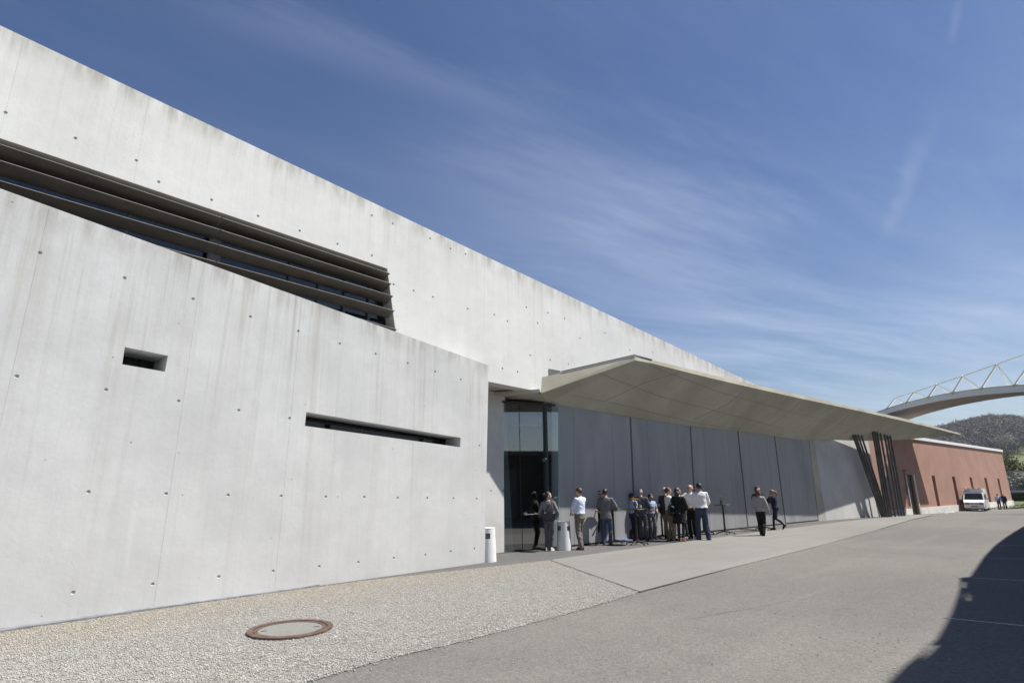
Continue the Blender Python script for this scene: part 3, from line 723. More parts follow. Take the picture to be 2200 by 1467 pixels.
for i in range(NN - 1):
    for k in range(NV):
        a_ = i * (NV + 1) + k; cm.f.append((a_, a_ + NV + 1, a_ + NV + 2, a_ + 1)); cm.m.append(0)
i0 = len(cm.v); cm.v += [tuple(Q), tuple(L1), tuple(L2)]
fan = list(range(NV + 1))
for k in range(NV): cm.f.append((i0, fan[k], fan[k + 1])); cm.m.append(0)
cm.f += [(i0, NV, i0 + 2), (i0, i0 + 2, i0 + 1)]; cm.m += [0, 0]
soffit_v, soffit_f = list(cm.v), list(cm.f)
# fascia and upper skin
rt_ = resample(ot, NN)
o1 = len(cm.v); cm.v += [tuple(p) for p in ro]; o2 = len(cm.v); cm.v += [tuple(p) for p in rt_]
for i in range(NN - 1): cm.f.append((o1 + i, o2 + i, o2 + i + 1, o1 + i + 1)); cm.m.append(1)
o4 = len(cm.v); cm.v += [tuple(Q), tuple(Qt), tuple(rt_[0]), tuple(ro[0])]; cm.f.append((o4, o4 + 1, o4 + 2, o4 + 3)); cm.m.append(1)
o3 = len(cm.v); top_in = [p + A3(0, 0, 0.02) for p in ri]
for i in range(NN):
    f = i / (NN - 1); q = ri[i]; cm.v.append((q[0], q[1], q[2] + 0.10 + 0.35 * (1 - f)))
for i in range(NN - 1): cm.f.append((o2 + i, o3 + i, o3 + i + 1, o2 + i + 1)); cm.m.append(2)
o5 = len(cm.v); cm.v += [tuple(Qt), tuple(cm.v[o2]), tuple(cm.v[o3])]; cm.f.append((o5, o5 + 2, o5 + 1)); cm.m.append(2)
# rear edge beyond the building
o6 = len(cm.v); cm.v += [tuple(p) for p in ri]
for i in range(NN // 2, NN - 1): cm.f.append((o6 + i, o6 + i + 1, o3 + i + 1, o3 + i)); cm.m.append(1)
M_flash = plain('roof_flashing', (0.10, 0.10, 0.11), 0.6, 0.1)
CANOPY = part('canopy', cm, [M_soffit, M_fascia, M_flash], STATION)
part('roof_flashing', MB().tube([Qt * 0.8 + rt_[0] * 0.2 + A3(0, 0, .03), rt_[0] + A3(0, 0, .03), rt_[1] + A3(0, 0, .01)], 0.022, 6), M_flash, CANOPY)
M_seam = plain('formwork_seam', (0.27, 0.255, 0.21), 0.9)
# board marks of the formwork in the soffit
BV = BVHTree.FromPolygons([Vector(v) for v in soffit_v], soffit_f)
def hit(px, py):
    d = ray(px, py); h = BV.ray_cast(Vector(EYEP), Vector(d).normalized()); return np.array(h[0]) if h[0] else None
for ln in (((1470, 796), (1385, 822), (1290, 866)), ((1225, 848), (1330, 868), (1480, 905), (1610, 926)), ((1290, 803), (1420, 852), (1560, 888), (1700, 925)), ((1395, 785), (1540, 840), (1700, 885), (1850, 920)),
           ((1600, 838), (1560, 870), (1480, 905)), ((1720, 862), (1690, 890), (1630, 928)), ((1830, 885), (1800, 912), (1765, 938))):
    pts = []
    for (p, q) in zip(ln[:-1], ln[1:]):
        for f in np.linspace(0, 1, 9)[:-1]:
            h = hit(p[0] + (q[0] - p[0]) * f, p[1] + (q[1] - p[1]) * f)
            if h is not None: pts.append(h - A3(0, 0, 0.001))
    if len(pts) > 3: part('formwork_seam', MB().tube(pts, 0.008, 4), M_seam, CANOPY)
# --- soffit of the upper wall and downstand beam over the entrance
part('entrance_beam', MB().prism([onp(1040, 850, A3(0, 0, 4.50), A3(0, 0, 1)), onp(1160, 843, A3(0, 0, 4.50), A3(0, 0, 1)), onp(1100, 868, A3(0, 0, 4.50), A3(0, 0, 1)), onp(1030, 866, A3(0, 0, 4.50), A3(0, 0, 1))], (0, 0, 0.1)), M_soffit, STATION)
# little ribbon window above the canopy root
rw = [UW.uz(*q) for q in ((1179, 806), (1205, 800), (1203, 796.5), (1178.5, 792))]
part('ribbon_window', MB().prism([UW.p(u, z, 0.004) for u, z in rw], UW.n * 0.012), M_post, STATION)

# --- leaning columns: (top pixel on the soffit, foot pixel on the ground)
cols = [((1832, 934), (1896.5, 1111.3), .062), ((1837, 934), (1901, 1111), .062), ((1843, 934.5), (1905, 1110.6), .055), ((1850, 935), (1908, 1110.5), .055),
        ((1875, 927), (1906, 1111.6), .062), ((1879, 927.3), (1910.5, 1111.2), .062), ((1884, 928), (1915, 1110.8), .062), ((1891, 931), (1923.5, 1110.4), .058),
        ((1900, 933.5), (1931.5, 1109.6), .058), ((1906, 935), (1937.5, 1109.2), .062), ((1912, 936), (1943, 1108.6), .066)]
for (tp, fp, r) in cols:
    h = hit(*tp); g = gr(*fp)
    if h is None: h = g + A3(-2.5, 0, 4.9)
    part('column', MB().tube([g + A3(0, 0, -0.1), h + A3(0, 0, 0.05)], r, 10), M_column, STATION)

# ------------------------------------------------------------------ red factory building beyond
def brick_red():
    m, t, b = newmat('red_render')
    tc = t.n('ShaderNodeTexCoord').outputs['Object']
    c = t.mix(t.ramp(t.noise(tc, 0.5, 5), 0.3, 0.7), (0.345, 0.20, 0.155), (0.405, 0.245, 0.19))
    c = t.mix(t.ramp(t.noise(t.map(tc, (1, 1, 0.2)), 1.2, 5, 0.6), 0.5, 0.75, 0, 0.45), c, (0.33, 0.185, 0.145))
    c = t.mix(t.ramp(t.noise(tc, 22, 3, 0.6), 0.45, 0.7, 0, 0.3), c, (0.46, 0.31, 0.25))
    t.link(c, b.inputs['Base Color']); b.inputs['Roughness'].default_value = 0.9; b.inputs['Specular IOR Level'].default_value = 0.2
    bn = t.n('ShaderNodeBump', {'Strength': 0.3, 'Distance': 0.02, 'Height': t.noise(tc, 18, 4)}); t.link(bn.outputs[0], b.inputs['Normal'])
    return m
M_red = brick_red()
R0 = gr(2177, 1084.7); dv = ray(2628, 1041) * [1, 1, 0]; dv /= np.linalg.norm(dv)
RF = Frame(R0 - dv * 62, R0); RB = np.array([RF.d, RF.n, [0, 0, 1]]).T
RED = thing('red_factory_hall', 'low terracotta red hall with white base and narrow upright windows beyond the columns', 'building', RF.p(31, -1.15)); ROFF = ORIGIN[RED.name]
z_pl = RF.uz(2090, 1081.5)[1]; z_tp = 6.72
def zz3(x, y): return 1800 + x / 5.495, 880 + y / 5.495
rh = []; wins = []
for (x0, x1, yt) in ((1105, 1141, 775), (1346, 1379, 787), (1552, 1581, 797), (1727, 1754, 803), (1880, 1902, 810)):
    ua, zt = RF.uz(*zz3(x0, yt)); ub_, _ = RF.uz(*zz3(x1, yt)); ub_ = max(ub_, ua + 0.75); wins.append((ua, ub_, z_pl + 0.02, zt))
ua, zt = RF.uz(*zz3(1497, 962)); wins.append((ua, ua + 0.45, z_pl + 0.02, zt))
door = [RF.uz(*zz3(*q)) for q in ((870, 1207), (950, 1210), (885, 765), (795, 765))]
du0, du1 = door[3][0], door[2][0]; dtop = door[3][1]
for (a_, b_, c_, d_) in wins: rh.append(([(a_, c_), (b_, c_), (b_, d_), (a_, d_)], 0.45, True))
rh.append(([(du0, -1.10), (du1, -1.10), (du1, dtop), (du0, dtop)], 0.3, True))
RW = link('wall', wall_mesh('wall', RF, [(0, -2), (62, -2), (62, z_tp), (0, z_tp)], rh, 1.5, ROFF), M_red, RED); ORIGIN[RW.name] = ROFF
M_brown = plain('window_reveal', (0.10, 0.055, 0.04), 0.6)
for (a_, b_, c_, d_) in wins: part('window', MB().box(RF.p((a_ + b_) / 2, (c_ + d_) / 2, -0.40), (b_ - a_, 0.04, d_ - c_), RB), M_brown, RED)
part('doorway', MB().box(RF.p((du0 + du1) / 2, (dtop - 1.1) / 2, -0.26), (du1 - du0, 0.05, dtop + 1.1), RB), M_black, RED)
part('door_frame', MB().box(RF.p(du1 + 0.06, (dtop - 1.1) / 2, 0.03), (0.16, 0.12, dtop + 1.1), RB), M_white, RED)
part('door_frame', MB().box(RF.p(du0 - 0.05, (dtop - 1.1) / 2, 0.03), (0.08, 0.10, dtop + 1.1), RB), M_white, RED)
M_plinth = plain('plinth_white', (0.66, 0.65, 0.62), 0.8, 0, 0.12, 1.5)
part('plinth', MB().box(RF.p((du1 + 0.2 + 62.12) / 2, (z_pl - 2) / 2, 0.06), (62.12 - du1 - 0.2, 0.12, z_pl + 2), RB), M_plinth, RED)
part('plinth', MB().box(RF.p((0 + du0 - 0.1) / 2, (z_pl - 2) / 2, 0.06), (du0 - 0.1, 0.12, z_pl + 2), RB), M_plinth, RED)
part('coping', MB().box(RF.p(31.1, z_tp + 0.10, -0.6), (62.4, 1.5, 0.32), RB), M_white, RED)
part('coping_rail', MB().box(RF.p(31.1, z_tp + 0.42, -1.2), (62.2, 0.5, 0.16), RB), M_steel, RED)
part('end_wall', MB().box(RF.p(61.2, 2.2, -8.4), (1.5, 13.8, 9.0), RB), M_red, RED)
part('roof', MB().box(RF.p(31, z_tp - 0.1, -8.2), (61.6, 13.6, 0.25), RB), M_flash, RED)
part('downpipe', MB().tube([RF.p(*RF.uz(*zz3(770, 715)), 0.08), RF.p(*RF.uz(*zz3(836, 1140)), 0.08)], 0.05, 6), plain('downpipe', (0.22, 0.12, 0.09), 0.6), RED)
part('wall_lamp', MB().box(RF.p(*RF.uz(*zz3(771, 716)), 0.18), (0.35, 0.3, 0.12), RB), M_post, RED)
# added slab hidden from view, shaped to cast the slanting shade down the front
bdir = RF.n * 0.44 + RF.d * 0.90
pa, pb = RF.uz(1927, 948)[0], RF.uz(1957, 944)[0]
part('shade_slab', MB().prism([RF.p(pa - .1, 7.15), RF.p(pb - .1, 7.15), RF.p(pb - .1, 7.15) + bdir * 6.6, RF.p(pa - .1, 7.15) + bdir * 6.6], (0, 0, 0.14)), M_red, RED)

# ------------------------------------------------------------------ white arched footbridge roof with truss
BR = thing('arched_truss_bridge', 'white arched bridge with slender truss rising behind the canopy tip', 'bridge', (42, 60, -1.15))
ZB = lambda i: 62.0 * (1 - 0.052 * i)
dk = [(1910.7, 878), (1946, 867.4), (1990, 854.7), (2041, 843.4), (2103.4, 834.5), (2189.6, 830)]
P = np.array([EYEP + ray(*q) * ZB(i) for i, q in enumerate(dk)])
ii = np.arange(6); fx, fy, fz = np.polyfit(ii, P[:, 0], 1), np.polyfit(ii, P[:, 1], 1), np.polyfit(ii, P[:, 2], 2)
def deck(i): return A3(np.polyval(fx, i), np.polyval(fy, i), np.polyval(fz, i))
bd = A3(fx[0], fy[0], 0); bd /= np.linalg.norm(bd); br_ = A3(-bd[1], bd[0], 0)
if br_[0] < 0: br_ = -br_
M_bw = plain('bridge_white', (0.78, 0.78, 0.76), 0.4, 0, 0.05); M_bu = plain('bridge_underside', (0.30, 0.285, 0.26), 0.8, 0, 0.1, 1.0)
M_bc = plain('bridge_cream', (0.62, 0.60, 0.50), 0.5)
sec = [(0, 0.0), (0.0, -0.30), (-0.10, -0.34), (-0.10, -0.50), (0.05, -0.52), (4.4, -0.52), (4.4, 0.0)]
mb = MB(); ts = np.arange(-2.5, 11.01, 0.5); k = len(sec)
for t_ in ts:
    for (w, z) in sec: mb.v.append(tuple(deck(t_) + br_ * w + A3(0, 0, z)))
for j in range(len(ts) - 1):
    for i in range(k): mb.f.append((j * k + i, j * k + (i + 1) % k, (j + 1) * k + (i + 1) % k, (j + 1) * k + i)); mb.m.append(1 if i == 4 else 0)
mb.f += [tuple(range(k)), tuple(range((len(ts) - 1) * k, len(ts) * k))]; mb.m += [0, 0]
part('deck', mb, [M_bw, M_bu], BR)
tops = [(1925, 854), (1964, 842), (2013.4, 825.5), (2069, 807.5), (2142.4, 782), (2236, 749)]
TP = [EYEP + ray(*q) * ZB(i + 0.42) for i, q in enumerate(tops)]
hs = [TP[i][2] - deck(i + 0.42)[2] for i in range(6)]
hh = lambda i: max(0.9, np.polyval(np.polyfit([0, 5, 10], [hs[0], hs[5], hs[0]], 2), i))
TPx = [TP[i] if i < 6 else deck(i + 0.42) + A3(0, 0, hh(i)) for i in range(10)]
part('top_chord', MB().tube([deck(0.0)] + TPx + [deck(10.4)], 0.038, 6), M_bc, BR)
for i in range(10):
    part('strut', MB().tube([deck(i) + A3(0, 0, 0.02), TPx[i]], 0.085, 8), M_bw, BR)
    part('brace', MB().tube([deck(i + 0.42) + br_ * 1.2, TPx[i]], 0.035, 6), M_bc, BR)
    for o in (-0.05, 0.05): part('tie', MB().tube([TPx[i] + A3(o, 0, 0), deck(i + 1) + A3(o, 0, 0.02)], 0.018, 5), M_bc, BR)
    part('node', MB().ball(deck(i) + A3(0, 0, 0.03), 0.14, 8, 6), M_bc, BR)
part('edge_pipe', MB().tube([deck(t_) + A3(0, 0, 0.05) for t_ in ts], 0.06, 6), M_bc, BR)

# ------------------------------------------------------------------ added roof beside the camera, out of view, shaped to cast the road shade
HR = 8.2; off = A3(math.cos(R(SUN_AZ)), math.sin(R(SUN_AZ)), 0) * (HR / math.tan(R(SUN_EL)))
def cast(px, py): q = gr(px, py); q = q * [1, 1, 0] + off * ((HR - zg(q[1])) / HR); return q[0], q[1]
edge = [cast(*q) for q in ((1905, 1467), (1942, 1430), (1978, 1402), (2012, 1372), (2034, 1335), (2046, 1310), (2058, 1275), (2062, 1262), (2062, 1241), (2084, 1238), (2095, 1222), (2114, 1195), (2136, 1172), (2163, 1152), (2195, 1132), (2240, 1115), (2290, 1102))]
far = edge[-1]; near = (edge[0][0] - 3.0, edge[0][1] - 3.6)
poly = [near] + edge + [(far[0] + 6, far[1] + 6), (far[0] + 16, far[1] + 2), (near[0] + 14, near[1] - 10)]
patches = [[(2068, 1249), (2081, 1249), (2080, 1261), (2067, 1262)], [(2067, 1275), (2082, 1272), (2083, 1289), (2064, 1292)],
           [(1976, 1416), (1996, 1388), (2014, 1384), (2018, 1396), (1986, 1424)], [(1946, 1445), (1964, 1426), (1976, 1430), (1956, 1452)]]  # holes cut so that light patches fall inside the shade
LR = thing('shade_roof', 'added open roof out of view, shaped to cast the shade across the right of the road', 'roof', (18, 10, 0)); LOFF = ORIGIN[LR.name]
pts, eds = [], []
for pl_ in [poly] + [[cast(*q) for q in p_] for p_ in patches]:
    i0 = len(pts); pts += [Vector(q) for q in pl_]; eds += [(i0 + j, i0 + (j + 1) % len(pl_)) for j in range(len(pl_))]
vo, _, fo, *_ = delaunay_2d_cdt(pts, eds, [], 0, 1e-5)
def pin(p, pl_):
    c = False; j = len(pl_) - 1
    for i in range(len(pl_)):
        a_, b_ = pl_[i], pl_[j]
        if (a_[1] > p[1]) != (b_[1] > p[1]) and p[0] < (b_[0] - a_[0]) * (p[1] - a_[1]) / (b_[1] - a_[1]) + a_[0]: c = not c
        j = i
    return c
mb = MB(); nv = len(vo); mb.v = [(v.x, v.y, HR) for v in vo] + [(v.x, v.y, HR - 0.02) for v in vo]
hp = [[cast(*q) for q in p_] for p_ in patches]
for f in fo:
    c = sum((vo[i] for i in f), Vector((0, 0))) / 3
    if pin(c, poly) and not any(pin(c, h) for h in hp): mb.f += [tuple(f), tuple(i + nv for i in f)]; mb.m += [0, 0]
part('shade_deck', mb, M_post, LR)
part('shade_edge', MB().tube([(x + 0.06, y - 0.02, HR - 0.1) for x, y in [near] + edge], 0.03, 6), M_post, LR)
for i in (1, 6, 11, 15, 17):
    x, y = edge[min(i, 16)]; x += 4.5; y -= 3.2
    part('column', MB().tube([(x, y, -1.2), (x, y, HR)], 0.16, 10), M_post, LR)
LH = thing('low_warehouse', 'low dark warehouse across the road, seen mirrored in the entrance glass', 'building', (40, 28, 0))
a_, b_ = A3(6, -4, 0), A3(72, 60, 0)
WF = Frame(b_, a_); wl_ = float(np.linalg.norm(b_ - a_)); WR_ = np.array([WF.d, WF.n, [0, 0, 1]]).T
M_wh = plain('warehouse_brick', (0.075, 0.062, 0.055), 0.9, 0, 0.2, 2)
part('wall', MB().box(WF.p(wl_ / 2, 1.3, -4), (wl_, 8, 5.2), WR_), M_wh, LH)
part('roof', MB().box(WF.p(wl_ / 2, 4.0, -3.9), (wl_ + 0.6, 8.6, 0.25), WR_), M_post, LH)
for i in range(9): part('roller_door', MB().box(WF.p(8 + i * 9.0, 1.2, 0.02), (4.0, 0.06, 3.6), WR_), M_post, LH)

# ------------------------------------------------------------------ hill with its wood, meadow trees, hedge
ridge_px = [(1700, 990), (1900, 945), (1985, 925), (2019.5, 915.5), (2060, 906.5), (2102, 899), (2135, 892), (2157, 889), (2200, 888), (2320, 893), (2500, 915), (2800, 950), (3400, 1000)]
ra = np.array([(q[0] - 1100) / FPX for q in ridge_px]); rz = np.array([(EYEP + ray(*q) * 700)[2] for q in ridge_px]) - 9.0
def hill_pt(a_, Z):
    base = EYEP + (fwd + cright * a_) * Z
    t_ = (Z - 230) / 470.0
    f = float(smooth(t_)) if t_ <= 1 else 1 - 0.6 * (t_ - 1)
    y_ = base[1]; zr = float(np.interp(a_, ra, rz))
    lat = 1 + 0.05 * math.sin(a_ * 31 + Z * 0.011) * (1 - abs(min(t_, 1.0) * 2 - 1))
    x_w = a_ * Z; 
    return np.array([x_w, Z * 1.03, -1.2 + (zr + 1.2) * max(0, f) * (lat if t_ < 1 else 1)])
mb = MB(); aa = np.linspace(0.3, 1.9, 60); ZZ = list(np.linspace(225, 700, 30)) + [800, 1000]
for Z in ZZ:
    for a_ in aa: mb.v.append(tuple(hill_pt(a_, Z)))
for i in range(len(ZZ) - 1):
    for j in range(59): b0 = i * 60 + j; mb.f.append((b0, b0 + 1, b0 + 61, b0 + 60)); mb.m.append(0)
mb.smooth = True
M_hill = ground_mat('hill_meadow', (0.10, 0.125, 0.05), (0.125, 0.15, 0.06), (0.14, 0.13, 0.08), 0.3, 1.0, spscale=0.5)
struct('hill', mb, M_hill)
def island_mat(name, cols, rough=0.9, dirt=0.5, beige=False):
    m, t, b = newmat(name)
    g = t.n('ShaderNodeNewGeometry').outputs['Random Per Island']
    rp = t.n('ShaderNodeValToRGB', {'Fac': g}); el = rp.color_ramp.elements
    while len(el) < len(cols): el.new(0.5)
    for i, (e, c) in enumerate(zip(el, cols)): e.position = i / (len(cols) - 1); e.color = (*c, 1)
    tc = t.n('ShaderNodeTexCoord').outputs['Object']
    c = t.mix(t.ramp(t.noise(tc, 0.9, 4, 0.7), 0.3, 0.7, 0, dirt), rp.outputs[0], (0.03, 0.027, 0.025))
    if beige:      # ochre chippings were spread along the wall, grey ones along the road
        dt = t.n('ShaderNodeVectorMath', {0: tc, 1: tuple(FW.n)}, operation='DOT_PRODUCT').outputs['Value']
        dd = t.math('ADD', t.math('SUBTRACT', dt, float(FW.o @ FW.n)), t.math('MULTIPLY', t.noise(tc, 0.7, 3), 2.6))
        c = t.mix(t.ramp(dd, 1.3, 3.9, 0.55, 0.0), c, (0.40, 0.34, 0.25))
    t.link(c, b.inputs['Base Color']); b.inputs['Roughness'].default_value = rough; b.inputs['Specular IOR Level'].default_value = 0.15
    return m
def ico(sub):
    bm = bmesh.new(); bmesh.ops.create_icosphere(bm, subdivisions=sub, radius=1.0)
    v = np.array([q.co[:] for q in bm.verts]); f = np.array([[q.index for q in fc.verts] for fc in bm.faces]); bm.free(); return v, f
def big_mesh(name, V, F, mat, smoothf=False, parent=None, off=(0, 0, 0)):
    me = bpy.data.meshes.new(name); V = np.asarray(V, np.float32) - np.asarray(off, np.float32); F = np.asarray(F, np.int32); n = F.shape[1]
    me.vertices.add(len(V)); me.vertices.foreach_set('co', V.ravel()); me.loops.add(F.size); me.loops.foreach_set('vertex_index', F.ravel())
    me.polygons.add(len(F)); me.polygons.foreach_set('loop_start', np.arange(len(F), dtype=np.int32) * n); me.update(calc_edges=True); me.validate()
    if smoothf: me.polygons.foreach_set('use_smooth', [True] * len(F))
    return link(name, me, mat, parent)
nt = 8000; a_ = RNG.uniform(0.52, 1.35, nt); Z_ = 230 + 470 * RNG.uniform(0.42, 1.02, nt)
bp_ = np.array([hill_pt(x, min(z, 702)) for x, z in zip(a_, Z_)]); s_ = RNG.uniform(2.2, 4.0, nt); h_ = s_ * RNG.uniform(0.9, 1.4, nt)
K = 56; dirs = RNG.normal(size=(nt, K, 3)); dirs /= np.linalg.norm(dirs, axis=2)[..., None]
cc = dirs * RNG.uniform(0.35, 1.0, (nt, K, 1)) * np.stack([s_, s_, h_], 1)[:, None, :] + bp_[:, None, :] + np.stack([0 * h_, 0 * h_, h_ * 0.7], 1)[:, None, :]
u = RNG.normal(size=(nt, K, 3)); u /= np.linalg.norm(u, axis=2)[..., None]; w = np.cross(u, dirs); w /= np.linalg.norm(w, axis=2)[..., None]
sz = (s_ * 0.20)[:, None, None] * RNG.uniform(0.6, 1.3, (nt, K, 1))
quad = np.stack([cc - u * sz, cc + w * sz * 0.7, cc + u * sz, cc - w * sz * 0.7], 2)
Vs = [quad.reshape(-1, 3)]; Fs = [np.arange(nt * K * 4).reshape(-1, 4)]
def wood_mat():
    m, t, b = newmat('bare_wood'); tc = t.n('ShaderNodeTexCoord').outputs['Object']
    c = t.mix(t.ramp(t.noise(tc, 0.10, 4, 0.6), 0.35, 0.65), (0.135, 0.118, 0.122), (0.195, 0.172, 0.168))
    c = t.mix(t.ramp(t.noise(t.map(tc, (1, 1, 1), (0, 0, 0), (40, 9, 3)), 0.035, 4), 0.50, 0.66, 0, 0.75), c, (0.175, 0.175, 0.115))
    c = t.mix(t.ramp(t.noise(t.map(tc, (1, 1, 1), (0, 0, 0), (7, 90, 3)), 0.05, 4), 0.56, 0.68, 0, 0.7), c, (0.11, 0.10, 0.10))
    t.link(c, b.inputs['Base Color']); b.inputs['Roughness'].default_value = 1.0; b.inputs['Specular IOR Level'].default_value = 0.0; return m
M_wood = wood_mat()
wd = big_mesh('wood', np.concatenate(Vs), np.concatenate(Fs), M_wood); tag(wd, 'leafless brown wood covering the upper hillside', 'wood', kind='stuff')
M_bark = plain('bark', (0.09, 0.07, 0.055), 0.9)
def leaf_crown(n, rx, rz, size, clumps=14):
    cc = RNG.normal(size=(clumps, 3)); cc /= np.linalg.norm(cc, axis=1)[:, None]; cc *= RNG.uniform(0.35, 0.85, (clumps, 1)) * [rx, rx, rz]
    idx = RNG.integers(0, clumps, n); p_ = cc[idx] + RNG.normal(size=(n, 3)) * [rx * .22, rx * .22, rz * .22]
    u = RNG.normal(size=(n, 3)); u /= np.linalg.norm(u, axis=1)[:, None]; w = np.cross(u, RNG.normal(size=(n, 3))); w /= np.linalg.norm(w, axis=1)[:, None]
    s = size * RNG.uniform(0.6, 1.3, (n, 1)); V = np.stack([p_ - u * s, p_ + w * s * .6, p_ + u * s, p_ - w * s * .6], 1).reshape(-1, 3)
    return V, np.arange(4 * n).reshape(n, 4)
def tree(name, label, px, py, Z, rx, rz, cols, trunk=1.0, cat='tree', n=1500):
    q = EYEP + ray(px, py) * Z; gz = -1.2
    if Z > 232: gz = hill_pt((px - 1100) / FPX, Z)[2]; q = np.array([*hill_pt((px - 1100) / FPX, Z)[:2], 0])
    base = A3(q[0], q[1], gz - 0.1); cz = gz + rz * 0.85 + trunk
    t_ = thing(name, label, cat, base)
    tm = MB().tube([base, base + A3(0.1, 0, trunk + rz * 0.5), base + A3(-0.05, 0.1, trunk + rz * 1.2)], [0.22, 0.14, 0.05], 6)
    for k_ in range(5):
        an = k_ * 1.3; tm.tube([base + A3(0, 0, trunk + 0.2 * k_), base + A3(math.cos(an) * rx * .6, math.sin(an) * rx * .6, trunk + rz * (0.6 + 0.12 * k_))], [0.08, 0.025], 5)
    part('trunk', tm, M_bark, t_)
    V, F = leaf_crown(n, rx, rz, 0.16 * rx ** 0.5, 16)
    big_mesh('crown', V + [q[0], q[1], cz], F, island_mat('leaf_' + name, cols), parent=t_, off=base)
    return t_
BL = [(0.42, 0.41, 0.38), (0.55, 0.54, 0.50), (0.30, 0.31, 0.24), (0.38, 0.38, 0.33)]
tree('blossom_tree', 'broad white blossoming tree just right of the red hall', 2177, 1050, 125, 3.6, 3.0, BL)
tree('blossom_tree', 'white blossoming tree cut by the right edge of the picture', 2207, 1052, 120, 3.2, 2.5, [(0.44, 0.43, 0.40), (0.5, 0.49, 0.46), (0.33, 0.33, 0.28)])
tree('young_tree', 'yellow green budding tree above the blossoms by the red hall', 2171, 1030, 150, 3.6, 4.8, [(0.16, 0.17, 0.05), (0.20, 0.20, 0.06), (0.12, 0.12, 0.05)], 2.0)
tree('evergreen_tree', 'small dark evergreen tree behind the blossoms', 2197, 1035, 150, 2.8, 4.0, [(0.025, 0.032, 0.028), (0.04, 0.045, 0.04), (0.03, 0.035, 0.03)], 1.0)
tree('meadow_tree', 'single white flowering tree high on the green slope', 2176, 975, 420, 6.5, 6.0, BL, 1.5)
tree('meadow_shrub', 'grey leafless shrub on the slope beside the flowering tree', 2166, 985, 380, 6.0, 6.0, [(0.11, 0.105, 0.10), (0.13, 0.12, 0.11), (0.09, 0.09, 0.08)], 1.0)
tree('meadow_shrub', 'low grey green shrub along the foot of the wood at the right edge', 2196, 985, 400, 7.5, 4.5, [(0.12, 0.12, 0.09), (0.10, 0.11, 0.07), (0.09, 0.085, 0.075)], 0.6)
tree('meadow_shrub', 'brownish bush in the meadow beside the red hall corner', 2158, 1000, 330, 5.5, 6.5, [(0.10, 0.09, 0.08), (0.12, 0.11, 0.09)], 0.6)
h0, h1 = EYEP + ray(2150, 1080) * 105, EYEP + ray(2290, 1072) * 105
HF = Frame(h0, h1); hl = float(np.linalg.norm((h1 - h0)[:2])); HB = np.array([HF.d, HF.n, [0, 0, 1]]).T
HG = thing('clipped_hedge', 'long clipped dark green hedge right of the red hall', 'hedge', HF.p(hl / 2, -1.2))
part('core', MB().box(HF.p(hl / 2, -0.5, -0.6), (hl, 1.0, 1.5), HB), plain('hedge_core', (0.02, 0.03, 0.012), 0.9), HG)
n = 5000; u_ = RNG.uniform(0, hl, n); w_ = -RNG.uniform(0, 1.2, n); z_ = RNG.uniform(-1.2, 0.35, n); w_[: n // 2] = RNG.uniform(-0.12, 0.05, n // 2); z_[n // 2:] = 0.30 + RNG.uniform(-0.08, 0.08, n - n // 2)
pp = HF.o + np.outer(u_, HF.d) + np.outer(w_, HF.n) + np.outer(z_, [0, 0, 1.0])
uu_ = RNG.normal(size=(n, 3)); uu_ /= np.linalg.norm(uu_, axis=1)[:, None]; ww_ = np.cross(uu_, RNG.normal(size=(n, 3))); ww_ /= np.linalg.norm(ww_, axis=1)[:, None]
V = np.stack([pp - uu_ * .1, pp + ww_ * .07, pp + uu_ * .1, pp - ww_ * .07], 1).reshape(-1, 3)
big_mesh('foliage', V, np.arange(4 * n).reshape(n, 4), island_mat('hedge_leaf', [(0.03, 0.05, 0.015), (0.05, 0.07, 0.02), (0.04, 0.06, 0.02)]), parent=HG, off=ORIGIN[HG.name])
fg = thing('garden_wall', 'grey wall behind the hedge', 'wall', HF.p(hl / 2, -1.2, -3))
part('panel', MB().box(HF.p(hl / 2, -0.2, -3.2), (hl, 0.15, 1.9), HB), M_plug, fg)
# verge of grass with pale chippings in front of the red hall
M_chip = ground_mat('pale_chippings', (0.34, 0.33, 0.29), (0.42, 0.41, 0.37), (0.25, 0.25, 0.2), 0.9, 1.0, spscale=12)
def strip(px0, px1, w0, w1):
    return [tuple((RF.p(RF.uz(px0, 1095)[0], 0, w0))[:2]), tuple((RF.p(RF.uz(px1, 1090)[0], 0, w0))[:2]), tuple((RF.p(RF.uz(px1, 1090)[0], 0, w1))[:2]), tuple((RF.p(RF.uz(px0, 1095)[0], 0, w1))[:2])]
drape('chipping_strip', strip(1945, 2175, 2.2, 0.2)[::-1], -0.012, M_chip)
Vs = []
road_poly = [tuple(p) for p in far_edge]
for _ in range(9000):
    u0 = RNG.uniform(8, 75); w0 = RNG.uniform(0.3, 9.0); q = RF.p(u0, 0, w0)
    if np.interp(q[0], [p[0] for p in road_poly], [p[1] for p in road_poly]) > q[1] - 0.05: continue
    z0 = float(zg(q[1])) - 0.03; h_ = RNG.uniform(0.05, 0.16); an = RNG.uniform(0, 6.28); dx, dy = math.cos(an) * .05, math.sin(an) * .05
    Vs += [(q[0] - dx, q[1] - dy, z0), (q[0] + dx, q[1] + dy, z0), (q[0] + RNG.uniform(-.06, .06), q[1] + RNG.uniform(-.06, .06), z0 + h_)]
gs = big_mesh('grass', np.array(Vs), np.arange(len(Vs)).reshape(-1, 3), island_mat('grass_blade', [(0.10, 0.13, 0.03), (0.15, 0.17, 0.05), (0.08, 0.11, 0.03), (0.20, 0.19, 0.09)]))
tag(gs, 'short grass with tufts on the verge before the red hall', 'grass', kind='stuff')
kq = gr(2040, 1102.5)
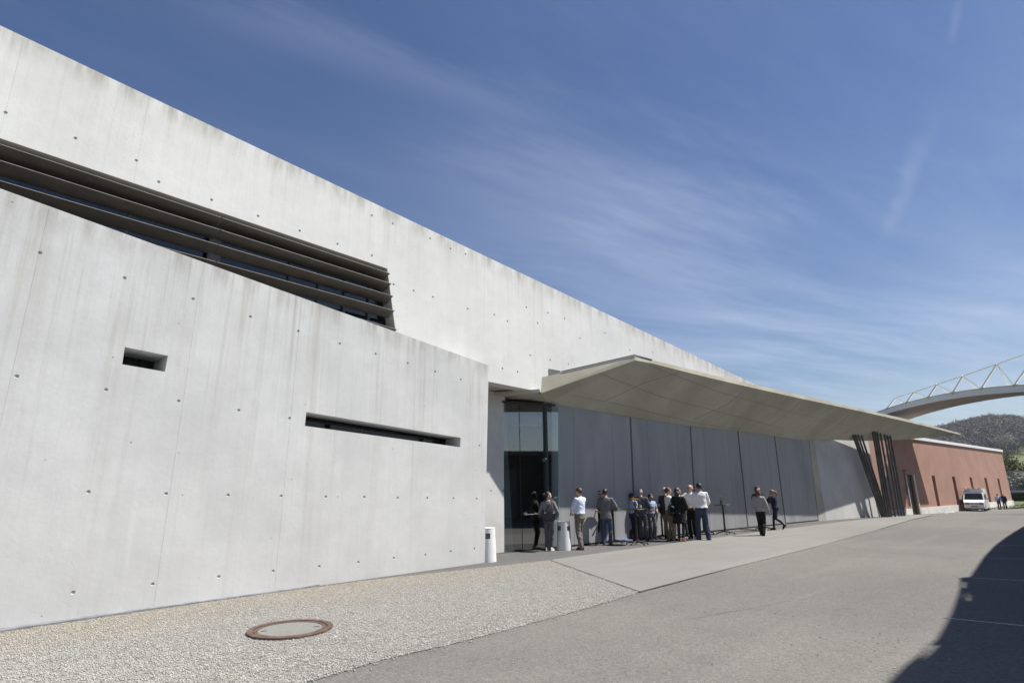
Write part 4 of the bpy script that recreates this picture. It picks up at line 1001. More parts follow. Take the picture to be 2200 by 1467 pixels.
KB = part('kerb_stone', MB().prism([gr(2028, 1104.5) + A3(0, 0, -.1), gr(2052, 1102.5) + A3(0, 0, -.1), gr(2053, 1100.5) + A3(0, 0, -.1), gr(2032, 1102) + A3(0, 0, -.1)], (0, 0, 0.22)), M_chip)
tag(KB, 'single pale kerb stone at the grass edge near the columns', 'kerb stone')

# ------------------------------------------------------------------ loose gravel
gp = np.array(GRAVEL); gx0, gy0 = gp.min(0); gx1, gy1 = gp.max(0)
def inpoly(P_, poly_):
    c = np.zeros(len(P_), bool); j = len(poly_) - 1
    for i in range(len(poly_)):
        a_, b_ = poly_[i], poly_[j]
        cond = ((a_[1] > P_[:, 1]) != (b_[1] > P_[:, 1])) & (P_[:, 0] < (b_[0] - a_[0]) * (P_[:, 1] - a_[1]) / (b_[1] - a_[1] + 1e-12) + a_[0])
        c ^= cond; j = i
    return c
c_ = RNG.uniform([gx0 - .3, gy0 - .3], [gx1 + .3, gy1 + .3], (460000, 2)); ins = inpoly(c_, GRAVEL)
jit = inpoly(c_ + RNG.normal(size=c_.shape) * 0.09, GRAVEL) & (RNG.uniform(size=len(c_)) < 0.5)
wn = (c_ - FW.o[:2]) @ FW.n[:2]; ap = np.array([q[:2] for q in apron]); keep = (ins | jit) & (wn > 0.03) & ~inpoly(c_, [tuple(q) for q in ap]) & (~inpoly(c_, FOOT) | (RNG.uniform(size=len(c_)) < 0.03))
c_ = c_[keep]
c_ = c_[(c_[:, 1] > 4.3) & (c_[:, 0] / np.maximum(c_[:, 1], .1) > -1.02)]
MH = gr(624, 1354.5); c_ = c_[np.hypot(c_[:, 0] - MH[0], c_[:, 1] - MH[1]) > 0.50]
n = len(c_)
ov = np.array([(1, 0, 0), (-1, 0, 0), (0, 1, 0), (0, -1, 0), (0, 0, 1), (0, 0, -1)], float); of = np.array([(0, 2, 4), (2, 1, 4), (1, 3, 4), (3, 0, 4), (2, 0, 5), (1, 2, 5), (3, 1, 5), (0, 3, 5)])
s_ = 0.0042 + 0.0072 * RNG.uniform(0, 1, (n, 1, 1)) ** 1.7; an = RNG.uniform(0, 6.28, n); ca, sa = np.cos(an), np.sin(an)
v = ov[None] * RNG.uniform(0.6, 1.35, (n, 6, 1)) * np.concatenate([s_ * 1.15, s_, s_ * 0.72], 2)
v = np.stack([v[..., 0] * ca[:, None] - v[..., 1] * sa[:, None], v[..., 0] * sa[:, None] + v[..., 1] * ca[:, None], v[..., 2]], 2)
v += np.concatenate([c_, np.full((n, 1), 0.011)], 1)[:, None, :]
gv = big_mesh('gravel', v.reshape(-1, 3), (of[None] + (np.arange(n) * 6)[:, None, None]).reshape(-1, 3),
              island_mat('gravel_stone', [(0.385, 0.38, 0.36), (0.44, 0.435, 0.415), (0.36, 0.355, 0.34), (0.49, 0.485, 0.465), (0.41, 0.39, 0.345), (0.385, 0.38, 0.37), (0.45, 0.43, 0.38), (0.41, 0.405, 0.395)], dirt=0.08, beige=True))
tag(gv, 'loose pale gravel between the wall and the road', 'gravel', kind='stuff')
print('gravel stones', n)

# crumbs of leaf and grit lying about the road
Vs = []
for _ in range(140):
    q = gr(RNG.uniform(1250, 2150), RNG.uniform(1185, 1460)); r_ = RNG.uniform(0.006, 0.02); an = RNG.uniform(0, 6.28)
    for k_ in range(3): Vs.append((q[0] + r_ * math.cos(an + k_ * 2.1), q[1] + r_ * math.sin(an + k_ * 1.7), 0.004 + 0.01 * RNG.uniform(0, 1) + 0.001 * k_))
lf = big_mesh('leaf_litter', np.array(Vs), np.arange(len(Vs)).reshape(-1, 3), island_mat('leaf_crumb', [(0.05, 0.04, 0.03), (0.5, 0.48, 0.42), (0.09, 0.07, 0.04), (0.03, 0.03, 0.03)]))
tag(lf, 'crumbs of dry leaf and grit scattered over the road', 'leaf litter', kind='stuff')

# ------------------------------------------------------------------ the air: a thin even haze round the whole place
hz = MB().box((250, 380, 58), (1700, 1700, 122)); HZ = part('haze', hz, None); HZ.data.materials.clear()
hm_ = bpy.data.materials.new('haze'); hm_.use_nodes = True; ht = NT(hm_.node_tree)
pv = ht.n('ShaderNodeVolumePrincipled', {'Color': (0.80, 0.86, 0.95, 1), 'Density': 0.00015, 'Anisotropy': 0.2}); ht.n('ShaderNodeOutputMaterial', {'Volume': pv.outputs[0]})
HZ.data.materials.append(hm_); tag(HZ, 'thin bluish haze that softens the distant hill', 'haze', kind='stuff')

# ------------------------------------------------------------------ manhole
MHT = thing('manhole_cover', 'round manhole cover with rusty iron rim set in the gravel', 'manhole cover', (MH[0], MH[1], 0.0))
def rusty():
    m, t, b = newmat('rusty_iron'); tc = t.n('ShaderNodeTexCoord').outputs['Object']
    c = t.mix(t.ramp(t.noise(tc, 9, 6, 0.65), 0.35, 0.65), (0.075, 0.042, 0.032), (0.15, 0.095, 0.075))
    c = t.mix(t.ramp(t.noise(tc, 40, 4), 0.55, 0.7, 0, 0.6), c, (0.22, 0.19, 0.165))
    t.link(c, b.inputs['Base Color']); b.inputs['Roughness'].default_value = 0.75; b.inputs['Metallic'].default_value = 0.15
    bn = t.n('ShaderNodeBump', {'Strength': 0.6, 'Distance': 0.005, 'Height': t.noise(tc, 60, 4)}); t.link(bn.outputs[0], b.inputs['Normal']); return m
M_rust = rusty()
def ringm(r0, r1, z0, z1, n=48):
    mb = MB(); prof = [(r1, z0), (r1, z1), (r0, z1), (r0, z0)]
    for r, z in prof:
        for k in range(n): a = 2 * math.pi * k / n; mb.v.append((r * math.cos(a), r * math.sin(a), z))
    for i in range(3):
        for k in range(n): mb.f.append((i * n + k, i * n + (k + 1) % n, (i + 1) * n + (k + 1) % n, (i + 1) * n + k)); mb.m.append(0)
    return mb
part('frame', ringm(0.455, 0.525, -0.05, 0.035), M_rust, MHT, True)
part('rim', ringm(0.395, 0.445, -0.03, 0.030), M_rust, MHT, True)
part('concrete_infill', MB().lathe([(0.394, -0.03), (0.394, 0.024), (0.2, 0.026), (0.001, 0.026)], 40), M_apron, MHT, True)
part('groove', MB().lathe([(0.455, -0.04), (0.455, -0.004), (0.01, -0.004)], 40), M_gap, MHT, True)
for k in range(12):
    a = k * math.pi / 6; part('lug', MB().box((0.45 * math.cos(a), 0.45 * math.sin(a), 0.018), (0.05, 0.02, 0.028), np.array(Matrix.Rotation(a, 3, 'Z'))), M_rust, MHT, True)
for a in (0.35, 0.35 + math.pi): part('lifting_slot', MB().box((0.32 * math.cos(a), 0.32 * math.sin(a), 0.024), (0.07, 0.03, 0.006), np.array(Matrix.Rotation(a, 3, 'Z'))), M_gap, MHT, True)

# ------------------------------------------------------------------ litter bins
M_bin = plain('bin_white', (0.78, 0.78, 0.78), 0.35, 0, 0.03)
def bin_(label, px, py, rot, H=0.80):
    p = gr(px, py); t = thing('litter_bin', label, 'litter bin', p, rot, 'white litter bins at the entrance')
    n = 40; mb = MB(); rb_, rt_b = 0.225, 0.192
    zs = [0, H - 0.24, H - 0.11, H]; rr = [rb_ + (rt_b - rb_) * z / H for z in zs]
    slots = set()
    for c in (0, 10, 20, 30): slots |= {(c + k) % n for k in (-2, -1, 0, 1)}
    for r, z in zip(rr, zs):
        for k in range(n): a = 2 * math.pi * k / n; mb.v.append((r * math.cos(a), r * math.sin(a), z))
    for i in range(3):
        for k in range(n):
            if i == 1 and k in slots: continue
            mb.f.append((i * n + k, i * n + (k + 1) % n, (i + 1) * n + (k + 1) % n, (i + 1) * n + k)); mb.m.append(0)
    mb.smooth = True
    part('shell', mb, M_bin, t, True)
    part('liner', MB().lathe([(0.16, 0.02), (0.15, H - 0.2), (0.145, H - 0.2), (0.14, 0.05)], 24), M_bin, t, True)
    part('inside', MB().lathe([(0.178, H - 0.3), (0.172, H - 0.04)], 24, cap=False), plain('bin_inside', (0.16, 0.16, 0.165), 0.7), t, True)
    part('lid', MB().lathe([(rt_b + 0.004, H), (rt_b + 0.004, H + 0.012), (0.17, H + 0.016), (0.01, H + 0.016)], 40), M_bin, t, True)
    return t
bin_('white litter bin half hidden behind the corner of the front wall', 1047.5, 1206.3, R(4))
bin_('white litter bin standing by the glass at the doors, shadow across it', 1212.5, 1181.5, R(42))

# ------------------------------------------------------------------ tall bistro tables
def make_table():
    t = thing('bistro_table', 'tall black bistro table', 'table', (0, 0, 0), 0, 'tall black tables along the doors')
    part('top', MB().lathe([(0.01, 1.075), (0.345, 1.075), (0.35, 1.082), (0.35, 1.092), (0.345, 1.098), (0.01, 1.098)], 36), M_black, t, True)
    part('leg', MB().tube([(0, 0, 0.10), (0, 0, 1.06)], 0.034, 12), M_black, t, True)
    part('collar', MB().lathe([(0.11, 1.06), (0.10, 1.074), (0.02, 1.074)], 16), M_black, t, True)
    part('hub', MB().lathe([(0.05, 0.07), (0.055, 0.10), (0.04, 0.14), (0.01, 0.14)], 12), M_black, t, True)
    for k in range(5):
        a = 2 * math.pi * k / 5 + 0.3; c, s_ = math.cos(a), math.sin(a)
        f = part('foot', MB().tube([(0.02 * c, 0.02 * s_, 0.105), (0.18 * c, 0.18 * s_, 0.075), (0.36 * c, 0.36 * s_, 0.045)], [(0.024, 0.016), (0.02, 0.014), (0.014, 0.012)], 8), M_black, t, True)
        part('glide', MB().lathe([(0.02, 0.0), (0.022, 0.02), (0.012, 0.045)], 10, (0.35 * c, 0.35 * s_, 0)), M_black, f, True)
    return t
tb0 = make_table(); TB = {}
tabs = [('T1', (1320, 1167), 'tall black table right of the man in the grey blazer'), ('T2', (1369.5, 1170.5), 'tall black table with yellow flowers nearest the camera'),
        ('T3', (1424, 1156.5), 'tall black table crowded with bottles and glasses'), ('T4', (1476, 1157.5), 'tall black table behind the woman in black'),
        ('T5', (1513, 1147), 'tall black table mostly hidden behind the man in jeans'), ('T6', (1558.6, 1147.5), 'tall black table standing free with one orange flower vase'),
        ('T7', (1642, 1137.5), 'tall black table behind the walking women')]
for i, (k, q, lab) in enumerate(tabs):
    o = tb0 if i == 0 else copy_tree(tb0); p = gr(*q); o.location = (p[0], p[1], p[2] + 0.012); o.rotation_euler.z = i * 1.1; o['label'] = lab; TB[k] = p + A3(0, 0, 1.111)
M_water = plain('bottle_label', (0.72, 0.75, 0.76), 0.5); M_cap = plain('bottle_cap', (0.75, 0.77, 0.8), 0.4)
def bottle(tb, dx, dy, lab, h=0.27):
    t = thing('water_bottle', lab, 'bottle', TB[tb] + A3(dx, dy, 0), 0, 'bottles on the tall tables')
    part('glass', MB().lathe([(0.034, 0), (0.037, 0.01), (0.037, h * .55), (0.03, h * .68), (0.014, h * .86), (0.014, h * .95), (0.001, h * .95)], 14), M_bottle, t, True)
    part('label', MB().lathe([(0.0378, h * .12), (0.0378, h * .42)], 14, cap=False), M_water, t, True)
    part('cap', MB().lathe([(0.016, h * .93), (0.016, h), (0.001, h)], 10), M_cap, t, True)
bottle('T1', 0.10, -0.05, 'water bottle alone on the table beside the grey blazer')
bottle('T2', 0.16, -0.04, 'water bottle right of the yellow flowers'); bottle('T2', 0.05, 0.10, 'shorter water bottle behind the yellow flowers', 0.22)
bottle('T3', 0.0, -0.06, 'tallest water bottle on the crowded table', 0.30); bottle('T3', 0.14, -0.02, 'water bottle right of the tallest on the crowded table', 0.24)
bottle('T4', 0.02, 0.0, 'water bottle on the table by the woman in black', 0.24)
M_tumbler = glass_mat('tumbler_glass', (0.93, 0.96, 0.96)); M_milk = plain('cup_white', (0.8, 0.8, 0.78), 0.4)
for tb, dx, dy, lab in (('T3', -0.18, -0.10, 'white cup leftmost on the crowded table'), ('T3', -0.08, -0.12, 'white cup in front of the tallest bottle'), ('T3', 0.20, -0.10, 'glass tumbler rightmost on the crowded table'), ('T2', -0.08, -0.16, 'glass tumbler in front of the yellow flowers')):
    t = thing('drinking_cup', lab, 'cup', TB[tb] + A3(dx, dy, 0), 0, 'cups and glasses on the tables')
    part('cup', MB().lathe([(0.028, 0), (0.036, 0.09), (0.033, 0.09), (0.026, 0.006), (0.001, 0.006)], 14), M_milk if 'white' in lab else M_tumbler, t, True)
M_stem = plain('flower_stem', (0.06, 0.13, 0.04), 0.7)
def vase(tb, dx, dy, lab, vcol, fcol, nfl, spread, h=0.17):
    t = thing('flower_vase', lab, 'vase', TB[tb] + A3(dx, dy, 0), 0, 'flower vases on the tables')
    part('vase', MB().lathe([(0.045, 0), (0.055, 0.02), (0.045, h * .5), (0.022, h * .85), (0.026, h), (0.022, h), (0.018, h * .85), (0.04, h * .5), (0.001, 0.02)], 16), vcol, t, True)
    for k in range(nfl):
        a = k * 2.4; r = spread * (k % 3 + 0.4) / 2.4; top = A3(r * math.cos(a), r * math.sin(a), h + 0.10 + 0.035 * (k % 2))
        f = part('flower', MB().tube([(0, 0, 0.03), top], 0.004, 5), M_stem, t, True)
        pm = MB()
        for j in range(9):
            b_ = j * 2 * math.pi / 9; d = A3(math.cos(b_), math.sin(b_), 0.35)
            e = A3(-math.sin(b_), math.cos(b_), 0)
            pm.add([top, top + d * 0.032 + e * 0.02, top + d * 0.062, top + d * 0.032 - e * 0.02], [(0, 1, 2, 3)])
        pm.ball(top + A3(0, 0, 0.008), 0.014, 8, 5)
        part('bloom', pm, fcol, f, True)
M_vgreen = glass_mat('vase_green', (0.35, 0.62, 0.50)); M_yel = plain('petal_yellow', (0.72, 0.50, 0.02), 0.6); M_ora = plain('petal_orange', (0.75, 0.33, 0.04), 0.6)
vase('T2', -0.02, -0.05, 'green glass vase of bright yellow flowers on the nearest table', M_vgreen, M_yel, 9, 0.11)
vase('T3', 0.17, 0.10, 'small vase with yellow green flowers on the crowded table', M_bottle, M_yel, 2, 0.04, 0.14)
vase('T4', -0.10, -0.06, 'vase with orange flowers by the woman in black', M_bottle, M_ora, 3, 0.05)
vase('T6', -0.06, -0.05, 'vase with a single orange flower on the free table', M_vgreen, M_ora, 2, 0.05, 0.18)

# ------------------------------------------------------------------ bags left on the ground
def soft_box(mb, c, size, n=10, m=8, pw=0.5):
    vs, fs = [], []
    for i in range(m + 1):
        ph = math.pi * i / m - math.pi / 2
        for k in range(n):
            th = 2 * math.pi * k / n; f = lambda v: math.copysign(abs(v) ** pw, v)
            vs.append((c[0] + size[0] / 2 * f(math.cos(ph)) * f(math.cos(th)), c[1] + size[1] / 2 * f(math.cos(ph)) * f(math.sin(th)), c[2] + size[2] / 2 * f(math.sin(ph))))
    for i in range(m):
        for k in range(n): fs.append((i * n + k, i * n + (k + 1) % n, (i + 1) * n + (k + 1) % n, (i + 1) * n + k))
    mb.add(vs, fs); mb.smooth = True; return mb
M_tan = plain('tan_leather', (0.22, 0.075, 0.028), 0.45, 0, 0.2, 12, 0.3, 40); M_blackcloth = plain('black_cloth', (0.016, 0.016, 0.018), 0.75, 0, 0.2, 10, 0.4, 40); M_redcloth = plain('red_cloth', (0.35, 0.02, 0.03), 0.7)
M_bluecloth = plain('blue_cloth', (0.10, 0.14, 0.24), 0.8, 0, 0.2, 10, 0.5, 30); M_green = plain('green_bag', (0.01, 0.17, 0.12), 0.6, 0, 0.15, 10, 0.3, 30)
def gpos(px, py): p = gr(px, py); return p + A3(0, 0, 0.012)
t = thing('leather_bag', 'tan leather shoulder bag on the ground against the doors', 'bag', gpos(1264, 1170), 0.6, 'bags on the ground')
part('body', soft_box(MB(), (0, 0, 0.13), (0.30, 0.13, 0.26)), M_tan, t, True); part('flap', soft_box(MB(), (0, -0.02, 0.19), (0.29, 0.135, 0.15)), M_tan, t, True)
part('strap', MB().tube([(-0.14, 0, 0.2), (-0.17, 0.02, 0.33), (-0.05, 0.04, 0.30), (0.12, 0.03, 0.22)], (0.012), 6, flat=0.3), M_tan, t, True)
t = thing('backpack', 'black backpack with red trim on the ground under the yellow flowers', 'backpack', gpos(1356, 1161), 0.4, 'bags on the ground')
part('body', soft_box(MB(), (0, 0, 0.19), (0.40, 0.22, 0.38)), M_blackcloth, t, True); part('pocket', soft_box(MB(), (0.0, -0.10, 0.13), (0.28, 0.10, 0.22)), M_blackcloth, t, True)
part('red_trim', soft_box(MB(), (0.0, -0.15, 0.12), (0.07, 0.03, 0.20)), M_redcloth, t, True); part('handle', MB().tube([(-0.05, 0.05, 0.37), (0, 0.05, 0.42), (0.05, 0.05, 0.37)], 0.012, 6), M_blackcloth, t, True)
t = thing('green_bag', 'teal green carrier bag leaning on the doors behind the grey trousers', 'bag', gpos(1417, 1153), 0.7, 'bags on the ground')
part('body', soft_box(MB(), (0, 0, 0.17), (0.36, 0.12, 0.34), pw=0.35), M_green, t, True); part('handle', MB().tube([(-0.09, 0, 0.33), (-0.02, 0.02, 0.42), (0.08, 0, 0.33)], 0.01, 6), M_green, t, True)
t = thing('folded_jacket', 'blue jacket dropped over a bag at the foot of the first table', 'jacket', gpos(1333, 1164), 0.5)
jm = soft_box(MB(), (0, 0, 0.055), (0.62, 0.26, 0.11), 18, 8, 0.7); jm.v = [(x, y, max(0, z + 0.02 * math.sin(x * 23 + y * 11))) for x, y, z in jm.v]
part('cloth', jm, M_bluecloth, t, True); part('sleeve', soft_box(MB(), (0.24, -0.12, 0.035), (0.36, 0.11, 0.07)), M_bluecloth, t, True)
t = thing('backpack', 'dark grey rucksack slumped against the first table leg', 'backpack', gpos(1322, 1161), 0.9, 'bags on the ground')
part('body', soft_box(MB(), (0, 0, 0.16), (0.34, 0.24, 0.32)), plain('charcoal_cloth', (0.035, 0.037, 0.042), 0.8), t, True); part('strap', MB().tube([(-0.1, -0.12, 0.28), (-0.1, -0.17, 0.15), (-0.09, -0.12, 0.04)], 0.016, 6, flat=0.4), MATS['charcoal_cloth'], t, True)
t = thing('small_red_pouch', 'tiny red pouch on the ground beside the teal bag', 'pouch', gpos(1418, 1158.5), 0.3)
part('pouch', soft_box(MB(), (0, 0, 0.03), (0.12, 0.07, 0.06)), M_redcloth, t, True)

# ------------------------------------------------------------------ parked camper van
def make_van():
    p = gr(2101, 1096.3); hd = A3(-0.685, -0.728, 0); rz = math.atan2(hd[1], hd[0]) - math.pi / 2
    t = thing('camper_van', 'white camper van with roof sign parked in front of the red hall', 'van', p, rz)
    M_body = plain('van_white', (0.80, 0.81, 0.83), 0.22, 0, 0.03, 2, coat=0.4); M_tyre = plain('tyre', (0.018, 0.018, 0.018), 0.8); M_lamp = plain('headlamp', (0.16, 0.17, 0.17), 0.15, 0.2); M_grey = plain('bumper_grey', (0.20, 0.20, 0.205), 0.6); M_wind = plain('windscreen', (0.012, 0.016, 0.020), 0.06, 0, 0.1)
    # side profile, y forward, z up ; x half widths vary with height
    prof = [(2.62, 0.32), (2.72, 0.52), (2.70, 0.80), (2.60, 0.98), (2.05, 1.22), (1.95, 1.27), (1.30, 1.98), (1.22, 2.05), (1.05, 2.10), (1.12, 2.40), (1.02, 2.46), (-2.4, 2.52), (-2.6, 2.35), (-2.7, 1.2), (-2.7, 0.35), (-2.0, 0.30), (2.2, 0.30)]
    mb = MB(); k = len(prof)
    def hw(z): return 0.99 if z < 1.25 else 0.99 - 0.10 * (z - 1.25) / 1.3
    for s in (-1, 1):
        for (y, z) in prof: mb.v.append((s * hw(z) * (0.93 if y > 2.5 else 1), y, z))
    mb.f += [tuple(range(k)), tuple(range(2 * k - 1, k - 1, -1))]; mb.m += [0, 0]
    for i in range(k): mb.f.append((i, k + i, k + (i + 1) % k, (i + 1) % k)); mb.m.append(0)
    body = part('body', mb, M_body, t, True)
    n_ = A3(0, 0.71, 0.65); n_ /= np.linalg.norm(n_)
    def q(y, z, x): return A3(x, y, z) + n_ * 0.012
    part('windscreen', MB().add([q(1.93, 1.29, -0.88), q(1.93, 1.29, 0.88), q(1.33, 1.95, 0.80), q(1.33, 1.95, -0.80)], [(0, 1, 2, 3)]), M_wind, t, True)
    for s in (-1, 1):
        part('side_window', MB().add([(s * 0.993, 1.75, 1.30), (s * 0.993, 0.75, 1.30), (s * 0.945, 0.75, 1.90), (s * 0.945, 1.32, 1.90)], [(0, 1, 2, 3)]), M_wind, t, True)
        part('side_window', MB().add([(s * 0.993, 0.4, 1.35), (s * 0.993, -1.6, 1.35), (s * 0.945, -1.6, 1.90), (s * 0.945, 0.4, 1.90)], [(0, 1, 2, 3)]), M_wind, t, True)
        h = part('headlight', soft_box(MB(), (s * 0.64, 2.66, 0.87), (0.48, 0.18, 0.24)), M_lamp, t, True)
        part('indicator', soft_box(MB(), (s * 0.88, 2.62, 0.88), (0.12, 0.16, 0.18)), M_white, h, True)
        m_ = part('mirror', soft_box(MB(), (s * 1.22, 1.72, 1.45), (0.22, 0.16, 0.38)), M_body, t, True)
        part('mirror_arm', MB().tube([(s * 0.97, 1.72, 1.38), (s * 1.18, 1.72, 1.42)], 0.03, 6), M_grey, m_, True)
        part('fog_lamp', soft_box(MB(), (s * 0.62, 2.735, 0.55), (0.34, 0.04, 0.09)), M_black, t, True)
        for y in (1.75, -1.75):
            w = part('wheel', MB().tube([(s * 0.72, y, 0.33), (s * 0.76, y, 0.33), (s * 0.94, y, 0.33), (s * 0.98, y, 0.33)], [0.29, 0.33, 0.33, 0.29], 22), M_tyre, t, True)
            part('rim', MB().tube([(s * 0.975, y, 0.33), (s * 1.0, y, 0.33)], [0.20, 0.17], 16), M_steel, w, True)
    for s in (-1, 1): part('grille', MB().box((s * 0.20, 2.70, 0.86), (0.34, 0.06, 0.11)), M_black, t, True)
    part('bumper', soft_box(MB(), (0, 2.66, 0.52), (1.94, 0.24, 0.30), 16, 8, 0.4), M_body, t, True)
    part('air_intake', MB().box((0, 2.775, 0.53), (0.62, 0.03, 0.10)), plain('intake_brown', (0.10, 0.06, 0.03), 0.6), t, True)
    part('number_plate', MB().box((0, 2.785, 0.40), (0.52, 0.02, 0.11)), M_white, t, True)
    part('valance', MB().box((0, 2.55, 0.27), (1.7, 0.2, 0.16)), M_grey, t, True)
    sg = part('roof_sign', MB().prism([(-0.88, 1.18, 2.04), (0.88, 1.18, 2.04), (0.84, 1.06, 2.50), (-0.84, 1.06, 2.50)], (0, -0.12, 0.0)), M_body, t, True)
    cu = bpy.data.curves.new('sign_text', 'FONT'); cu.body = 'KIOS'; cu.size = 0.24; cu.extrude = 0.004; cu.align_x = 'LEFT'
    ob = bpy.data.objects.new('sign_text', cu); COL.objects.link(ob); dg = bpy.context.evaluated_depsgraph_get(); me = bpy.data.meshes.new_from_object(ob.evaluated_get(dg)); bpy.data.objects.remove(ob)
    lt = link('lettering', me, M_black, sg); lt.matrix_local = Matrix.Translation((0.80, 1.155, 2.20)) @ Matrix.Rotation(R(180), 4, 'Z') @ Matrix.Rotation(R(75), 4, 'X')
    for k_ in range(6): part('roof_light', soft_box(MB(), (-0.62 + 0.25 * k_, 1.06, 2.54), (0.16, 0.14, 0.10)), M_white if k_ % 2 else M_lamp, t, True)
    part('roof_rack', MB().box((0, -0.6, 2.56), (1.6, 2.8, 0.05)), M_grey, t, True)
    return t
make_van()

# ------------------------------------------------------------------ people
def cloth(name, col, rough=0.85, var=0.10, bump=0.35): return plain('cloth_' + name, col, rough, 0, var, 7, bump, 55, spec=0.2)
SK = [plain('skin_light', (0.52, 0.31, 0.23), 0.55, 0, 0.06, 9), plain('skin_tan', (0.42, 0.235, 0.165), 0.55, 0, 0.06, 9), plain('skin_brown', (0.26, 0.14, 0.09), 0.55, 0, 0.06, 9)]
M_eye = plain('eye_dark', (0.02, 0.015, 0.012), 0.2); M_lip = plain('lip', (0.30, 0.10, 0.085), 0.5)
def hairm(name, col): return plain('hair_' + name, col, 0.5, 0, 0.35, 26, 0.7, 90)
HAIR = dict(dark=hairm('dark', (0.018, 0.013, 0.011)), brown=hairm('brown', (0.055, 0.03, 0.018)), chestnut=hairm('chestnut', (0.09, 0.04, 0.022)), grey=hairm('grey', (0.33, 0.32, 0.31)), blond=hairm('blond', (0.26, 0.15, 0.06)), black=hairm('black', (0.010, 0.010, 0.011)))
C = {k: cloth(k, *v) for k, v in dict(grey_knit=((0.20, 0.20, 0.21),), slate=((0.105, 0.10, 0.115),), pale_blue=((0.62, 0.68, 0.82),), white=((0.78, 0.79, 0.81),), khaki_grey=((0.175, 0.155, 0.13),), brown_red=((0.13, 0.035, 0.02),),
     taupe=((0.085, 0.078, 0.08),), black=((0.014, 0.014, 0.015),), blazer=((0.155, 0.155, 0.16),), jeans=((0.055, 0.085, 0.15),), navy_jeans=((0.045, 0.055, 0.10),), lavender=((0.40, 0.41, 0.58),), navy=((0.022, 0.025, 0.042),),
     suit=((0.085, 0.088, 0.105),), grey_trouser=((0.13, 0.13, 0.135),), sky=((0.33, 0.42, 0.58),), khaki=((0.22, 0.18, 0.12),), beige=((0.42, 0.34, 0.24),), mauve=((0.34, 0.31, 0.335),), charcoal=((0.04, 0.04, 0.045),), tan_shoe=((0.25, 0.085, 0.04),), pale_shoe=((0.55, 0.52, 0.45),), white_shirt=((0.74, 0.74, 0.75),)).items()}
JOBS = []
def ik(a, b, l1, l2, pole):
    a, b = np.asarray(a, float), np.asarray(b, float); d = b - a; L = np.linalg.norm(d); Lm = min(L, (l1 + l2) * 0.995)
    d = d / L; b = a + d * Lm; x = (l1 * l1 - l2 * l2 + Lm * Lm) / (2 * Lm); h = math.sqrt(max(0, l1 * l1 - x * x))
    p = np.asarray(pole, float); p = p - d * (p @ d); p /= np.linalg.norm(p) + 1e-9
    return a + d * x + p * h, b
def limb(mb, pts, rads, n=12, sub=3):
    P_, R_ = [], []
    for i in range(len(pts) - 1):
        for k in range(sub): f = k / sub; P_.append(np.asarray(pts[i]) * (1 - f) + np.asarray(pts[i + 1]) * f); R_.append(rads[i] * (1 - f) + rads[i + 1] * f)
    P_.append(np.asarray(pts[-1])); R_.append(rads[-1])
    mb.tube(P_, R_, n, up=(0.02, 1, 0.05)); mb.ball(pts[0], rads[0], n, 8); mb.ball(pts[-1], rads[-1], n, 8)
